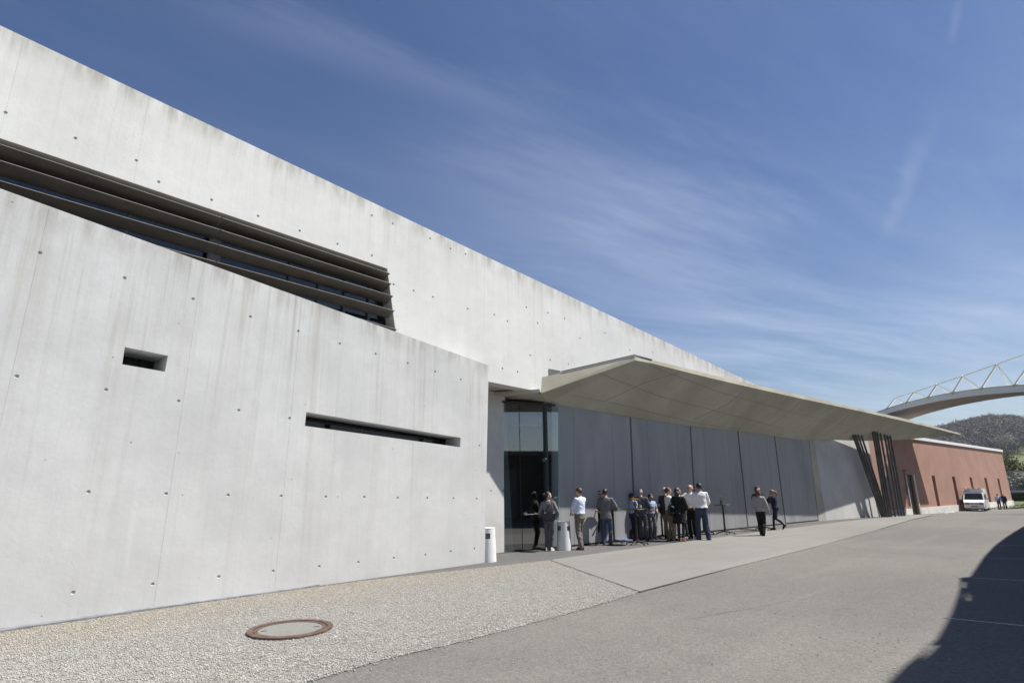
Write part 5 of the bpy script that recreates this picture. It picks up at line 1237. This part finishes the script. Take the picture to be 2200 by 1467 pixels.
def person(label, px, py, head_py, phi, wear, pose=None, sex='m', hold=None, pos=None, height=None):
    pose = pose or {}; p = gpos(px, py) if pos is None else np.asarray(pos, float)
    if height is None:
        lo, hi = 1.2, 2.1
        for _ in range(40):
            m = (lo + hi) / 2
            if proj(p + A3(0, 0, m))[1] > head_py: lo = m
            else: hi = m
        height = min(max(lo, 1.55), 1.95)
    S = height / 1.76
    v = p[:2] / np.linalg.norm(p[:2]); th = math.atan2(v[1], v[0]) - R(phi)
    t = thing('person', label, 'person', p, th - math.pi / 2)
    fem = sex == 'f'; sw = 0.165 if fem else 0.188
    lean = R(pose.get('lean', 0)); piv = A3(0, 0, 0.95) + np.asarray(pose.get('hip', (0, 0, 0)), float)
    cl, sl_ = math.cos(lean), math.sin(lean); tw = R(pose.get('twist', 0))
    def T(q):
        q = np.asarray(q, float) - A3(0, 0, 0.95); c, s = math.cos(-tw), math.sin(-tw); f = min(1, max(0, q[2] / 0.45))
        c, s = math.cos(-tw * f), math.sin(-tw * f); x, y, z = q[0] * c - q[1] * s, q[0] * s + q[1] * c, q[2]
        return piv + A3(x, y * cl + z * sl_, -y * sl_ + z * cl)
    hy, hp = R(pose.get('head', (0, 0))[0]), R(pose.get('head', (0, 0))[1]); nk = A3(0, 0.0, 1.50)
    def TH(q):
        q = np.asarray(q, float) - nk - A3(0, 0, 0.014); y, z = q[1] * math.cos(hp) + q[2] * math.sin(-hp) * -1 * 0 - q[2] * math.sin(hp) * -1, q[2] * math.cos(hp) - q[1] * math.sin(hp)
        x = q[0]; c, s = math.cos(-hy), math.sin(-hy); return T(nk + A3(x * c - y * s, x * s + y * c, z))
    def rings(mb, rs, tf, n=16):
        vs, fs = [], []
        for (cx, cy, cz, hx, hy_) in rs:
            for k in range(n):
                a = 2 * math.pi * k / n; ca, sa = math.cos(a), math.sin(a); e = 0.86
                vs.append(tf((cx + hx * math.copysign(abs(ca) ** e, ca), cy + hy_ * math.copysign(abs(sa) ** e, sa), cz)))
        for i in range(len(rs) - 1):
            for k in range(n): fs.append((i * n + k, i * n + (k + 1) % n, (i + 1) * n + (k + 1) % n, (i + 1) * n + k))
        fs += [tuple(range(n))[::-1], tuple(range((len(rs) - 1) * n, len(rs) * n))]; mb.add(vs, fs)
    w_hip, w_waist, w_ch = (0.168, 0.125, 0.15) if fem else (0.160, 0.150, 0.172)
    fat = pose.get('fat', 0.0)
    torso = [(0, 0, 0.84, w_hip * .8, 0.10), (0, -0.012, 0.90, w_hip, 0.122), (0, -0.008, 0.97, w_hip * .98, 0.117), (0, 0.004 + fat * .4, 1.07, w_waist + fat, 0.100 + fat), (0, 0.006 + fat * .3, 1.17, w_waist + 0.01 + fat * .7, 0.105 + fat * .7),
             (0, 0.010 if fem else 0.004, 1.28, w_ch, 0.118 if fem else 0.115), (0, 0.0, 1.37, sw * .98, 0.108), (0, -0.008, 1.425, sw * .93, 0.085), (0, -0.010, 1.46, sw * .60, 0.068), (0, -0.008, 1.49, 0.066, 0.060)]
    body = MB(); rings(body, torso, T)
    limb(body, [T((0, -0.01, 1.44)), T((0, 0.002, 1.52)), TH((0, 0.012, 1.58))], [0.060, 0.052, 0.052], 12, 2)
    skull = [(0, 0.048, 1.535, 0.022, 0.022), (0, 0.036, 1.545, 0.044, 0.050), (0, 0.022, 1.565, 0.057, 0.073), (0, 0.012, 1.60, 0.066, 0.090), (0, 0.006, 1.64, 0.073, 0.099), (0, 0.0, 1.68, 0.075, 0.101), (0, -0.005, 1.715, 0.067, 0.090), (0, -0.008, 1.742, 0.046, 0.062), (0, -0.008, 1.757, 0.014, 0.018)]
    rings(body, skull, TH)
    limb(body, [TH((0, 0.094, 1.648)), TH((0, 0.113, 1.612))], [0.009, 0.014], 8, 1)
    for s in (-1, 1): body.ball(TH((s * 0.076, -0.002, 1.628)), (0.014, 0.018, 0.028), 8, 6)
    # arms
    arms = {}
    for s, key in ((1, 'R'), (-1, 'L')):
        sh = T((s * sw, -0.006, 1.405)); tg = pose.get(key, (s * (sw + 0.055), 0.03, 0.86)); tg = np.asarray(tg, float)
        if pose.get('arm_space', 'torso') == 'torso': tg = T(tg)
        el_, wr_ = ik(sh, tg, 0.285, 0.245, np.asarray(pose.get('pole' + key, (s * 0.7, -1, -0.25)), float))
        limb(body, [sh, sh * .5 + el_ * .5, el_, el_ * .6 + wr_ * .4, wr_], [0.050, 0.044, 0.037, 0.038, 0.026]); arms[key] = (sh, el_, wr_)
    # hands
    ex = MB()
    for s, key in ((1, 'R'), (-1, 'L')):
        sh, el_, wr_ = arms[key]; d = wr_ - el_; d /= np.linalg.norm(d); hd = pose.get('hand' + key)
        if hd is not None: d = np.asarray(hd, float); d /= np.linalg.norm(d)
        side = np.cross(d, A3(s, 0, 0)) if abs(d[0]) < 0.85 else A3(0, 1, 0); side -= d * (side @ d); side /= np.linalg.norm(side); nn = np.cross(d, side) * s
        if nn[0] * s > 0: nn = -nn
        limb(body, [wr_ - d * 0.01, wr_ + d * 0.045, wr_ + d * 0.085], [0.025, 0.030, 0.027], 10, 2)
        for k_, (o, L) in enumerate(((-0.028, 0.072), (-0.010, 0.082), (0.010, 0.076), (0.027, 0.060))):
            b0 = wr_ + d * 0.075 + side * o; b1 = b0 + d * L * .5 + nn * 0.008; b2 = b1 + (d * .8 + nn * .6) * L * .5
            ex.tube([b0, b1, b2], [0.0088, 0.0082, 0.0062], 7)
        b0 = wr_ + d * 0.025 - side * 0.022; b1 = b0 + (-side * .7 + d * .6 + nn * .3) * 0.035; ex.tube([b0, b1, b1 + (d + nn * .3) * 0.028], [0.011, 0.010, 0.007], 7)
    # legs
    legs = {}
    for s, key in ((1, 'R'), (-1, 'L')):
        ft = np.asarray(pose.get('foot' + key, (s * 0.085, 0.0, 0.0)), float); hpj = piv + A3(s * 0.085, 0, -0.04); an = ft + A3(0, 0, 0.085)
        kn, an2 = ik(hpj, an, 0.425, 0.415, (s * 0.12, 1, 0)); legs[key] = (hpj, kn, an2, ft)
        sh_ = 0.018 if wear['bottom'][0] == 'trousers' else 0.0
        limb(body, [hpj, hpj * .5 + kn * .5, kn, kn * .62 + an2 * .38, an2, an2 + A3(0, 0, -0.03)], [0.080 - sh_, 0.072 - sh_, 0.053 - sh_, 0.054 - sh_, 0.036 - sh_ * .4, 0.036 - sh_ * .4])
    exf = MB()
    for s in (-1, 1): exf.ball(TH((s * 0.031, 0.090, 1.637)), (0.013, 0.009, 0.007), 8, 5, 1); exf.tube([TH((s * 0.014, 0.101, 1.653)), TH((s * 0.046, 0.086, 1.655))], 0.0045, 5, mi=1)
    exf.tube([TH((-0.022, 0.088, 1.572)), TH((0, 0.096, 1.573)), TH((0.022, 0.088, 1.572))], [0.004, 0.006, 0.004], 6, mi=2)
    off = len(ex.v); ex.v += exf.v; ex.f += [tuple(i + off for i in f) for f in exf.f]; ex.m += exf.m
    sk = SK[wear.get('skin', 0)]
    JOBS.append((body, 0.0125, 'body', [sk, M_eye, M_lip], t, ex, 0.0, S))
    # upper garment
    top = wear['top']; tm = MB(); g = {'tshirt': 0.012, 'shirt': 0.018, 'cardigan': 0.018, 'jacket': 0.026}[top[0]]; hem = top[2]; slv = top[3]
    tr = [(a, b, c_, d_ + g, e + g) for (a, b, c_, d_, e) in torso if c_ > 0.95 and c_ < 1.455] + [(0, -0.008, 1.475, 0.085 + g * .5, 0.072 + g * .5)]
    if hem < 0.97: tr = [(0, -0.008, hem, w_hip + g * 1.25 + pose.get('flare', 0), 0.122 + g * 1.3), (0, -0.010, (hem + 0.97) / 2, w_hip + g * 1.15, 0.122 + g * 1.15)] + tr
    else: tr = [(0, 0.0, hem, w_waist + 0.022 + g + fat, 0.11 + g + fat)] + [q for q in tr if q[2] > hem + 0.01]
    rings(tm, tr, T)
    for key in ('R', 'L'):
        sh, el_, wr_ = arms[key]
        if slv > 0.6: limb(tm, [sh, sh * .5 + el_ * .5, el_, el_ * (1 - slv * .97 * .5) + wr_ * slv * .97 * .5, el_ * (1 - slv * .97) + wr_ * slv * .97], [0.056 + g * .6, 0.048 + g, 0.041 + g, 0.042 + g, 0.030 + g])
        else: limb(tm, [sh, sh * (1 - slv * .7) + el_ * slv * .7, sh * (1 - slv) + el_ * slv], [0.056 + g * .6, 0.05 + g, 0.047 + g])
    JOBS.append((tm, 0.014, {'tshirt': 'top', 'shirt': 'shirt', 'cardigan': 'cardigan', 'jacket': 'jacket'}[top[0]], [C[top[1]]], t, None, 0.011, S))
    if wear.get('collar'):
        JOBS.append((None, 0, 'collar', [C[wear['collar']]], t, MB().tube([T((0.060 * math.cos(a), -0.008 + 0.057 * math.sin(a), 1.484 - 0.012 * math.sin(a))) for a in np.linspace(0, 2 * math.pi, 15)], 0.009, 6), 0, S))
    # lower garment
    bt = wear['bottom']
    if bt[0] == 'trousers':
        bm_ = MB(); wd_ = bt[2] if len(bt) > 2 else 0.0
        def TB_(q): q = np.asarray(q, float); return q + (piv - A3(0, 0, 0.95))
        rings(bm_, [(0, 0, 0.80, w_hip * .86, 0.095), (0, -0.012, 0.87, w_hip + 0.010, 0.128), (0, -0.010, 0.95, w_hip + 0.010, 0.125), (0, 0, 1.035, w_waist + 0.016 + fat, 0.108 + fat)], TB_)
        for key in ('R', 'L'):
            hpj, kn, an2, ft = legs[key]; lo_ = an2 + A3(0, -0.005, -0.045)
            limb(bm_, [hpj, hpj * .5 + kn * .5, kn, kn * .5 + an2 * .5, lo_], [0.092 + wd_ * .3, 0.083 + wd_ * .5, 0.066 + wd_ * .7, 0.062 + wd_, 0.050 + wd_], sub=4)
        JOBS.append((bm_, 0.014, 'trousers', [C[bt[1]]], t, None, 0.010, S))
    else:
        bm_ = MB(); hz = bt[2]
        rings(bm_, [(0, 0, hz, w_hip + 0.085, 0.19), (0, -0.005, (hz + 0.86) / 2, w_hip + 0.055, 0.165), (0, -0.010, 0.88, w_hip + 0.018, 0.135), (0, 0, 1.04, w_waist + 0.018, 0.108)], T)
        JOBS.append((bm_, 0.014, 'skirt', [C[bt[1]]], t, None, 0.014, S))
        bm_ = MB()
        for key in ('R', 'L'):
            hpj, kn, an2, ft = legs[key]; limb(bm_, [hpj, hpj * .5 + kn * .5, kn, kn * .62 + an2 * .38, an2, an2 + A3(0, 0, -0.03)], [0.083, 0.075, 0.056, 0.057, 0.039, 0.039])
        JOBS.append((bm_, 0.014, 'tights', [C[bt[3]]], t, None, 0.002, S))
    # shoes
    for s, key in ((1, 'R'), (-1, 'L')):
        ft = legs[key][3]; ta = R(pose.get('toe' + key, s * 9)); pt = R(pose.get('pitch' + key, 0)); c, s_ = math.cos(-ta), math.sin(-ta); sm = MB(); vs, fs = [], []; n = 14
        for (z, lx, y0, y1) in ((0.0, 0.040, -0.085, 0.185), (0.022, 0.044, -0.09, 0.19), (0.03, 0.041, -0.085, 0.18), (0.065, 0.037, -0.078, 0.12), (0.10, 0.034, -0.07, 0.035), (0.112, 0.022, -0.05, 0.015)):
            for k in range(n):
                a = 2 * math.pi * k / n; x = lx * math.cos(a) * (1.0 if math.sin(a) > -.3 else .86); y = (y0 + y1) / 2 + (y1 - y0) / 2 * math.sin(a)
                y, z2 = y * math.cos(pt) + z * math.sin(pt), z * math.cos(pt) - y * math.sin(pt)
                vs.append(ft + A3(x * c - y * s_, x * s_ + y * c, z2))
        for i in range(5):
            for k in range(n): fs.append((i * n + k, i * n + (k + 1) % n, (i + 1) * n + (k + 1) % n, (i + 1) * n + k))
        fs += [tuple(range(n))[::-1], tuple(range(5 * n, 6 * n))]; sm.add(vs, fs)
        JOBS.append((None, 0, 'shoe', [C[wear['shoe']]], t, sm, 0, S))
    # hair
    st, hm = wear['hair']; hb = MB(); n, m = 20, 14; vs, fs = [], []
    for i in range(m + 1):
        ph = math.pi * i / m - math.pi / 2
        for k in range(n):
            a = 2 * math.pi * k / n; d = A3(math.cos(ph) * math.cos(a), math.cos(ph) * math.sin(a), math.sin(ph))
            rr = A3(0.090, 0.116, 0.118) * (1 + 0.05 * noise.noise(Vector(d * 3.5 + A3(px * .1, 0, 0))))
            if st in ('curly', 'bob', 'wavy'): rr = rr * (1.06 + 0.07 * noise.noise(Vector(d * 6 + A3(px * .1, 3, 0))))
            q = A3(0, -0.008, 1.655) + d * rr
            face = q[1] > 0.025 + max(0, (q[2] - 1.66)) * 0.6 and q[2] < 1.712
            low = q[2] < (1.572 if q[1] < -0.03 else 1.622)
            if st == 'bald': cut = face or q[2] > 1.675 or q[2] < 1.585
            else: cut = face or (low and st in ('short', 'curly', 'ponytail', 'grey', 'updo'))
            if cut: q = A3(0, 0.0, 1.64) + (q - A3(0, 0, 1.64)) * 0.74
            vs.append(TH(q))
    for i in range(m):
        for k in range(n): fs.append((i * n + k, i * n + (k + 1) % n, (i + 1) * n + (k + 1) % n, (i + 1) * n + k))
    hb.add(vs, fs)
    if st in ('bob', 'wavy', 'long'):
        z1 = {'bob': 1.50, 'wavy': 1.46, 'long': 1.36}[st]
        rings(hb, [(0, -0.045, z1, 0.08, 0.045), (0, -0.040, z1 + 0.05, 0.108, 0.068), (0, -0.030, (z1 + 1.66) / 2, 0.106, 0.08), (0, -0.02, 1.67, 0.092, 0.088)], TH)
    if st == 'ponytail': hb.tube([TH((0, -0.10, 1.69)), TH((0, -0.15, 1.66)), TH((0.01, -0.175, 1.58)), TH((0.0, -0.16, 1.48)), TH((0, -0.15, 1.42))], [0.028, 0.034, 0.038, 0.030, 0.008], 10)
    if st == 'updo': hb.ball(TH((0, -0.125, 1.68)), (0.05, 0.05, 0.055), 12, 8); hb.tube([TH((0, -0.13, 1.69)), TH((-0.05, -0.17, 1.71)), TH((-0.07, -0.18, 1.67))], [0.03, 0.02, 0.006], 7)
    hb.smooth = True
    JOBS.append((None, 0, 'hair', [HAIR[hm]], t, hb, 0, S))
    if wear.get('glasses'):
        gm_ = MB()
        for s in (-1, 1):
            gm_.tube([TH((s * 0.033 + 0.024 * math.cos(a), 0.108, 1.637 + 0.019 * math.sin(a))) for a in np.linspace(0, 2 * math.pi, 12)], 0.003, 5)
            gm_.tube([TH((s * 0.057, 0.105, 1.64)), TH((s * 0.082, 0.0, 1.64))], 0.003, 5)
            if wear['glasses'] == 'sun': gm_.ball(TH((s * 0.033, 0.105, 1.637)), (0.026, 0.006, 0.021), 10, 6)
        gm_.tube([TH((-0.01, 0.11, 1.642)), TH((0.01, 0.11, 1.642))], 0.003, 5)
        JOBS.append((None, 0, 'glasses', [M_black], t, gm_, 0, S))
    PEOPLE[label] = (t, p, th - math.pi / 2, S, T); return t
PEOPLE = {}
def run_jobs():
    tmp = []
    for (mb, vox, name, mats, par, ex, wr, S) in JOBS:
        if mb is None: tmp.append(None); continue
        o = bpy.data.objects.new('tmp', mb.mesh('tmp')); COL.objects.link(o)
        m = o.modifiers.new('r', 'REMESH'); m.mode = 'VOXEL'; m.voxel_size = vox; m.adaptivity = 0.0
        m = o.modifiers.new('s', 'SMOOTH'); m.factor = 0.5; m.iterations = 4; tmp.append(o)
    dg = bpy.context.evaluated_depsgraph_get()
    for o, (mb, vox, name, mats, par, ex, wr, S) in zip(tmp, JOBS):
        if o is None:
            me = ex.mesh(name); me.polygons.foreach_set('use_smooth', [True] * len(me.polygons)); v = np.array(ex.v) * S
            me.vertices.foreach_set('co', v.ravel().astype(np.float32))
        else:
            me = bpy.data.meshes.new_from_object(o.evaluated_get(dg)); me.name = name
            n = len(me.vertices); co = np.empty(n * 3, np.float32); me.vertices.foreach_get('co', co); co = co.reshape(-1, 3).astype(float)
            if wr:
                nr = np.empty(n * 3, np.float32); me.vertices.foreach_get('normal', nr); nr = nr.reshape(-1, 3)
                sd = float(hash(name) % 7) + len(JOBS) * 0.1 + ORIGIN[par.name][0]
                d = np.array([noise.noise(Vector((q[0] * 9 + sd, q[1] * 9, q[2] * 15 + q[0] * 6))) + 0.5 * noise.noise(Vector((q[0] * 22 + sd, q[1] * 22, q[2] * 26))) for q in co])
                co = co + nr * (d * wr)[:, None]
            if ex is not None and len(ex.v):
                bm = bmesh.new(); bm.from_mesh(me)
                for vv, c_ in zip(bm.verts, co): vv.co = c_
                nv = [bm.verts.new(q) for q in ex.v]
                for f, mi in zip(ex.f, ex.m):
                    try: fc = bm.faces.new([nv[i] for i in f]); fc.material_index = mi
                    except ValueError: pass
                bm.to_mesh(me); bm.free(); n = len(me.vertices); co = np.empty(n * 3, np.float32); me.vertices.foreach_get('co', co); co = co.reshape(-1, 3)
            me.vertices.foreach_set('co', (co * S).ravel().astype(np.float32))
            me.polygons.foreach_set('use_smooth', [True] * len(me.polygons)); me.materials.clear()
            od = o.data; bpy.data.objects.remove(o); bpy.data.meshes.remove(od)
        me.update(); link(name, me, mats, par)

STEP = dict(footR=(0.07, 0.20, 0.0), footL=(-0.07, -0.22, 0.03), pitchL=28)
person('woman in grey cardigan with black shoulder bag by the entrance glass', 1180, 1184.5, 1055, 14, dict(top=('cardigan', 'grey_knit', 0.90, 0.95), bottom=('trousers', 'slate', -0.012), shoe='pale_shoe', hair=('updo', 'dark')),
       dict(head=(72, -4), R=(0.22, 0.20, 1.00), L=(-0.20, 0.16, 1.0), polR=1, hip=(0.01, 0, 0)), 'f')
person('man in pale blue shirt and grey brown trousers with red brown shoes', 1248, 1181, 1046, -52, dict(top=('shirt', 'pale_blue', 1.0, 0.62), bottom=('trousers', 'khaki_grey', 0.012), shoe='brown_red', hair=('short', 'brown'), collar='pale_blue'),
       dict(lean=-3, head=(-12, 14), R=(0.10, 0.24, 1.0), L=(-0.10, 0.25, 1.0), poleR=(1, -0.5, -0.3), poleL=(-1, -0.5, -0.3), footR=(0.10, 0.06, 0), footL=(-0.09, -0.10, 0), fat=0.012))
person('dark haired woman in sunglasses and taupe top facing the camera', 1291, 1168, 1052, 165, dict(top=('tshirt', 'taupe', 0.96, 0.55), bottom=('trousers', 'black', -0.014), shoe='beige', hair=('long', 'black'), glasses='sun', skin=0),
       dict(head=(-15, 0), R=(0.12, 0.24, 1.06), L=(-0.16, 0.24, 1.05)), 'f')
person('man in grey blazer and blue jeans seen from behind', 1305.5, 1171.5, 1048.5, 12, dict(top=('jacket', 'blazer', 0.80, 0.97), bottom=('trousers', 'jeans', 0.004), shoe='charcoal', hair=('short', 'dark'), collar='white_shirt', skin=1),
       dict(head=(8, 6), R=(0.26, 0.30, 1.08), L=(-0.20, 0.30, 1.05), footR=(0.09, 0.05, 0), footL=(-0.10, -0.05, 0), fat=0.005))
person('woman with cropped dark hair in lavender top left of the yellow flowers', 1363, 1161.5, 1058, 42, dict(top=('tshirt', 'lavender', 0.98, 0.42), bottom=('trousers', 'navy', 0.0), shoe='black', hair=('short', 'black'), skin=2),
       dict(head=(20, 4), L=(-0.22, -0.02, 0.97), R=(0.14, 0.24, 1.03), poleL=(-1, -0.6, 0.1)), 'f')
person('bald man in grey suit turned towards the doors', 1382, 1161, 1048.5, 18, dict(top=('jacket', 'suit', 0.80, 0.97), bottom=('trousers', 'suit', 0.012), shoe='black', hair=('bald', 'grey'), collar='white_shirt'),
       dict(head=(4, 2), R=(0.20, 0.26, 1.05), L=(-0.12, -0.16, 0.92), fat=0.02, footR=(0.11, 0.03, 0), footL=(-0.11, 0, 0)))
person('woman with short black hair in sky blue shirt behind the crowded table', 1403, 1159, 1060.5, 150, dict(top=('shirt', 'sky', 0.98, 0.6), bottom=('trousers', 'grey_trouser', 0.018), shoe='black', hair=('short', 'black'), skin=1),
       dict(head=(-20, 6), R=(0.08, 0.27, 1.12), L=(-0.14, 0.24, 1.06)), 'f')
person('grey haired man half hidden behind the man in khaki trousers', 1436, 1157.5, 1046, 28, dict(top=('jacket', 'charcoal', 0.82, 0.97), bottom=('trousers', 'khaki', 0.01), shoe='black', hair=('grey', 'grey')), dict(head=(10, 0), R=(0.2, 0.25, 1.05)))
person('brown haired man in white shirt and khaki trousers facing right', 1443, 1161.5, 1046, 74, dict(top=('shirt', 'white', 1.0, 0.95), bottom=('trousers', 'khaki', 0.014), shoe='black', hair=('curly', 'brown'), collar='white'),
       dict(head=(6, 4), R=(0.14, 0.26, 1.05), L=(-0.16, 0.26, 1.05), footR=(0.10, 0.06, 0), footL=(-0.1, -0.04, 0)))
person('woman in black jacket and flared skirt with a dark shoulder bag', 1464, 1163.5, 1047, 22, dict(top=('jacket', 'black', 0.93, 0.97), bottom=('skirt', 'black', 0.58, 'charcoal'), shoe='tan_shoe', hair=('wavy', 'brown')),
       dict(head=(40, 2), R=(0.17, 0.26, 1.03), L=(-0.18, 0.20, 0.98), footR=(0.07, 0.02, 0), footL=(-0.07, 0, 0)), 'f')
person('older man with glasses raising one hand, white shirt and black trousers', 1491.5, 1158, 1040, -152, dict(top=('shirt', 'white', 1.0, 0.95), bottom=('trousers', 'black', 0.012), shoe='black', hair=('bald', 'grey'), glasses='clear', collar='white'),
       dict(head=(8, -2), R=(0.30, 0.26, 1.42), poleR=(0.7, -0.3, -1), handR=(0, 0.15, 1), L=(-0.16, 0.24, 1.04), fat=0.02))
person('tall man in white shirt and dark blue jeans with his back to the camera', 1512, 1161, 1036.5, -14, dict(top=('shirt', 'white_shirt', 0.98, 0.93), bottom=('trousers', 'navy_jeans', 0.026), shoe='black', hair=('short', 'black'), collar='white_shirt', skin=1),
       dict(head=(-18, 6), R=(0.16, 0.22, 1.0), L=(-0.18, 0.20, 0.98), poleR=(1, -0.8, -0.2), footR=(0.16, -0.02, 0), footL=(-0.13, 0.05, 0), fat=0.03))
person('woman in mauve cardigan and wide black trousers walking away', 1639, 1151.5, 1049, 10, dict(top=('cardigan', 'mauve', 0.90, 0.97), bottom=('trousers', 'black', 0.03), shoe='black', hair=('bob', 'chestnut')),
       dict(R=(0.30, 0.14, 0.88), L=(-0.24, -0.10, 0.84), head=(10, 0), flare=0.02, footR=(0.05, -0.16, 0.04), pitchR=30, footL=(-0.05, 0.18, 0), fat=0.02), 'f')
person('dark haired man in black top hidden behind the woman in mauve', 1637, 1141, 1044, 150, dict(top=('tshirt', 'navy', 0.96, 0.5), bottom=('trousers', 'grey_trouser', 0.01), shoe='pale_shoe', hair=('curly', 'brown')), dict(head=(-30, 4), L=(-0.22, 0.22, 1.08), R=(0.18, 0.2, 1.05)))
person('woman with long fair ponytail in navy jacket striding left', 1671, 1139, 1051, -82, dict(top=('jacket', 'navy', 0.92, 0.97), bottom=('trousers', 'navy', -0.008), shoe='black', hair=('ponytail', 'blond')),
       dict(lean=4, head=(-5, 4), R=(0.04, 0.18, 1.42), L=(-0.06, 0.22, 1.36), poleR=(0.8, 0.3, -1), poleL=(-0.8, 0.3, -1), footR=(0.06, 0.16, 0), footL=(-0.06, -0.34, 0.16), pitchL=50), 'f')
person('man with blue backpack walking away past the van', 2149, 1094.3, 1060, 6, dict(top=('shirt', 'sky', 0.98, 0.95), bottom=('trousers', 'navy', 0.01), shoe='black', hair=('short', 'chestnut')), STEP | dict(R=(0.26, 0.12, 0.9), L=(-0.26, -0.14, 0.9)))
person('man in dark suit walking away beside the red hall corner', 2161, 1093.3, 1059.5, -4, dict(top=('jacket', 'navy', 0.82, 0.97), bottom=('trousers', 'navy', 0.012), shoe='black', hair=('bald', 'brown')), dict(footR=(0.09, -0.15, 0.02), footL=(-0.09, 0.15, 0), pitchR=20))
# two people resting on the ground by the red doorway
sp = gr(1999, 1098.2)
SIT = dict(hip=(0, 0, -0.80), lean=-22, footR=(0.14, 0.62, 0.0), footL=(-0.12, 0.50, 0.0), R=(0.30, -0.24, 0.98), L=(-0.30, -0.22, 0.98))
person('person in dark clothes sitting on the ground by the red hall doorway', 0, 0, 0, 70, dict(top=('jacket', 'charcoal', 0.93, 0.97), bottom=('trousers', 'navy', 0.01), shoe='pale_shoe', hair=('short', 'dark')), SIT, pos=sp, height=1.75)
person('person in black leaning back behind the other sitter', 0, 0, 0, 60, dict(top=('jacket', 'black', 0.93, 0.97), bottom=('trousers', 'black', 0.01), shoe='black', hair=('short', 'black')), SIT | dict(lean=-14), pos=sp + A3(-0.75, 0.5, 0), height=1.72)
run_jobs()
def carried(name, label, who, cat, local, group=None):
    t, p, rz, S, T = PEOPLE[who]; c, s = math.cos(rz), math.sin(rz); q = np.asarray(local, float) * S
    return thing(name, label, cat, p + A3(q[0] * c - q[1] * s, q[0] * s + q[1] * c, q[2]), rz, group)
b = carried('shoulder_bag', 'black leather shoulder bag on the back of the woman in grey cardigan', 'woman in grey cardigan with black shoulder bag by the entrance glass', 'bag', (0.07, -0.20, 0.86), 'shoulder bags')
M_blk = plain('black_leather', (0.014, 0.014, 0.016), 0.28, 0, 0.2, 14, 0.5, 30)
part('body', soft_box(MB(), (0, 0, 0.15), (0.40, 0.15, 0.28), 18, 10, 0.6), M_blk, b, True)
part('strap', MB().tube([(-0.12, 0.02, 0.27), (-0.04, 0.06, 0.42), (0.02, 0.13, 0.60), (0.04, 0.22, 0.63)], 0.013, 6, flat=0.4), M_blk, b, True)
part('strap', MB().tube([(0.13, 0.02, 0.27), (0.09, 0.06, 0.42), (0.07, 0.13, 0.60), (0.06, 0.22, 0.63)], 0.013, 6, flat=0.4), plain('strap_brown', (0.18, 0.13, 0.09), 0.6), b, True)
part('buckle', MB().ball((-0.10, -0.06, 0.25), 0.022, 8, 6).ball((0.11, -0.05, 0.24), 0.018, 8, 6), M_steel, b, True)
b = carried('shoulder_bag', 'flat black tote under the left arm of the woman in black', 'woman in black jacket and flared skirt with a dark shoulder bag', 'bag', (-0.29, -0.02, 0.80), 'shoulder bags')
part('body', soft_box(MB(), (0, 0, 0.19), (0.12, 0.30, 0.36), 16, 10, 0.45), M_blk, b, True)
part('strap', MB().tube([(0, -0.10, 0.36), (0.08, -0.05, 0.58), (0.12, 0.0, 0.64), (0.08, 0.05, 0.58), (0, 0.10, 0.36)], 0.012, 6, flat=0.4), M_blk, b, True)
b = carried('backpack', 'blue and grey backpack on the man walking past the van', 'man with blue backpack walking away past the van', 'backpack', (0.10, -0.20, 1.0))
part('body', soft_box(MB(), (0, 0, 0.22), (0.34, 0.20, 0.46), 16, 10, 0.6), cloth('pack_blue', (0.07, 0.12, 0.33)), b, True)
part('pocket', soft_box(MB(), (-0.02, -0.09, 0.32), (0.18, 0.08, 0.14)), C['white'], b, True)
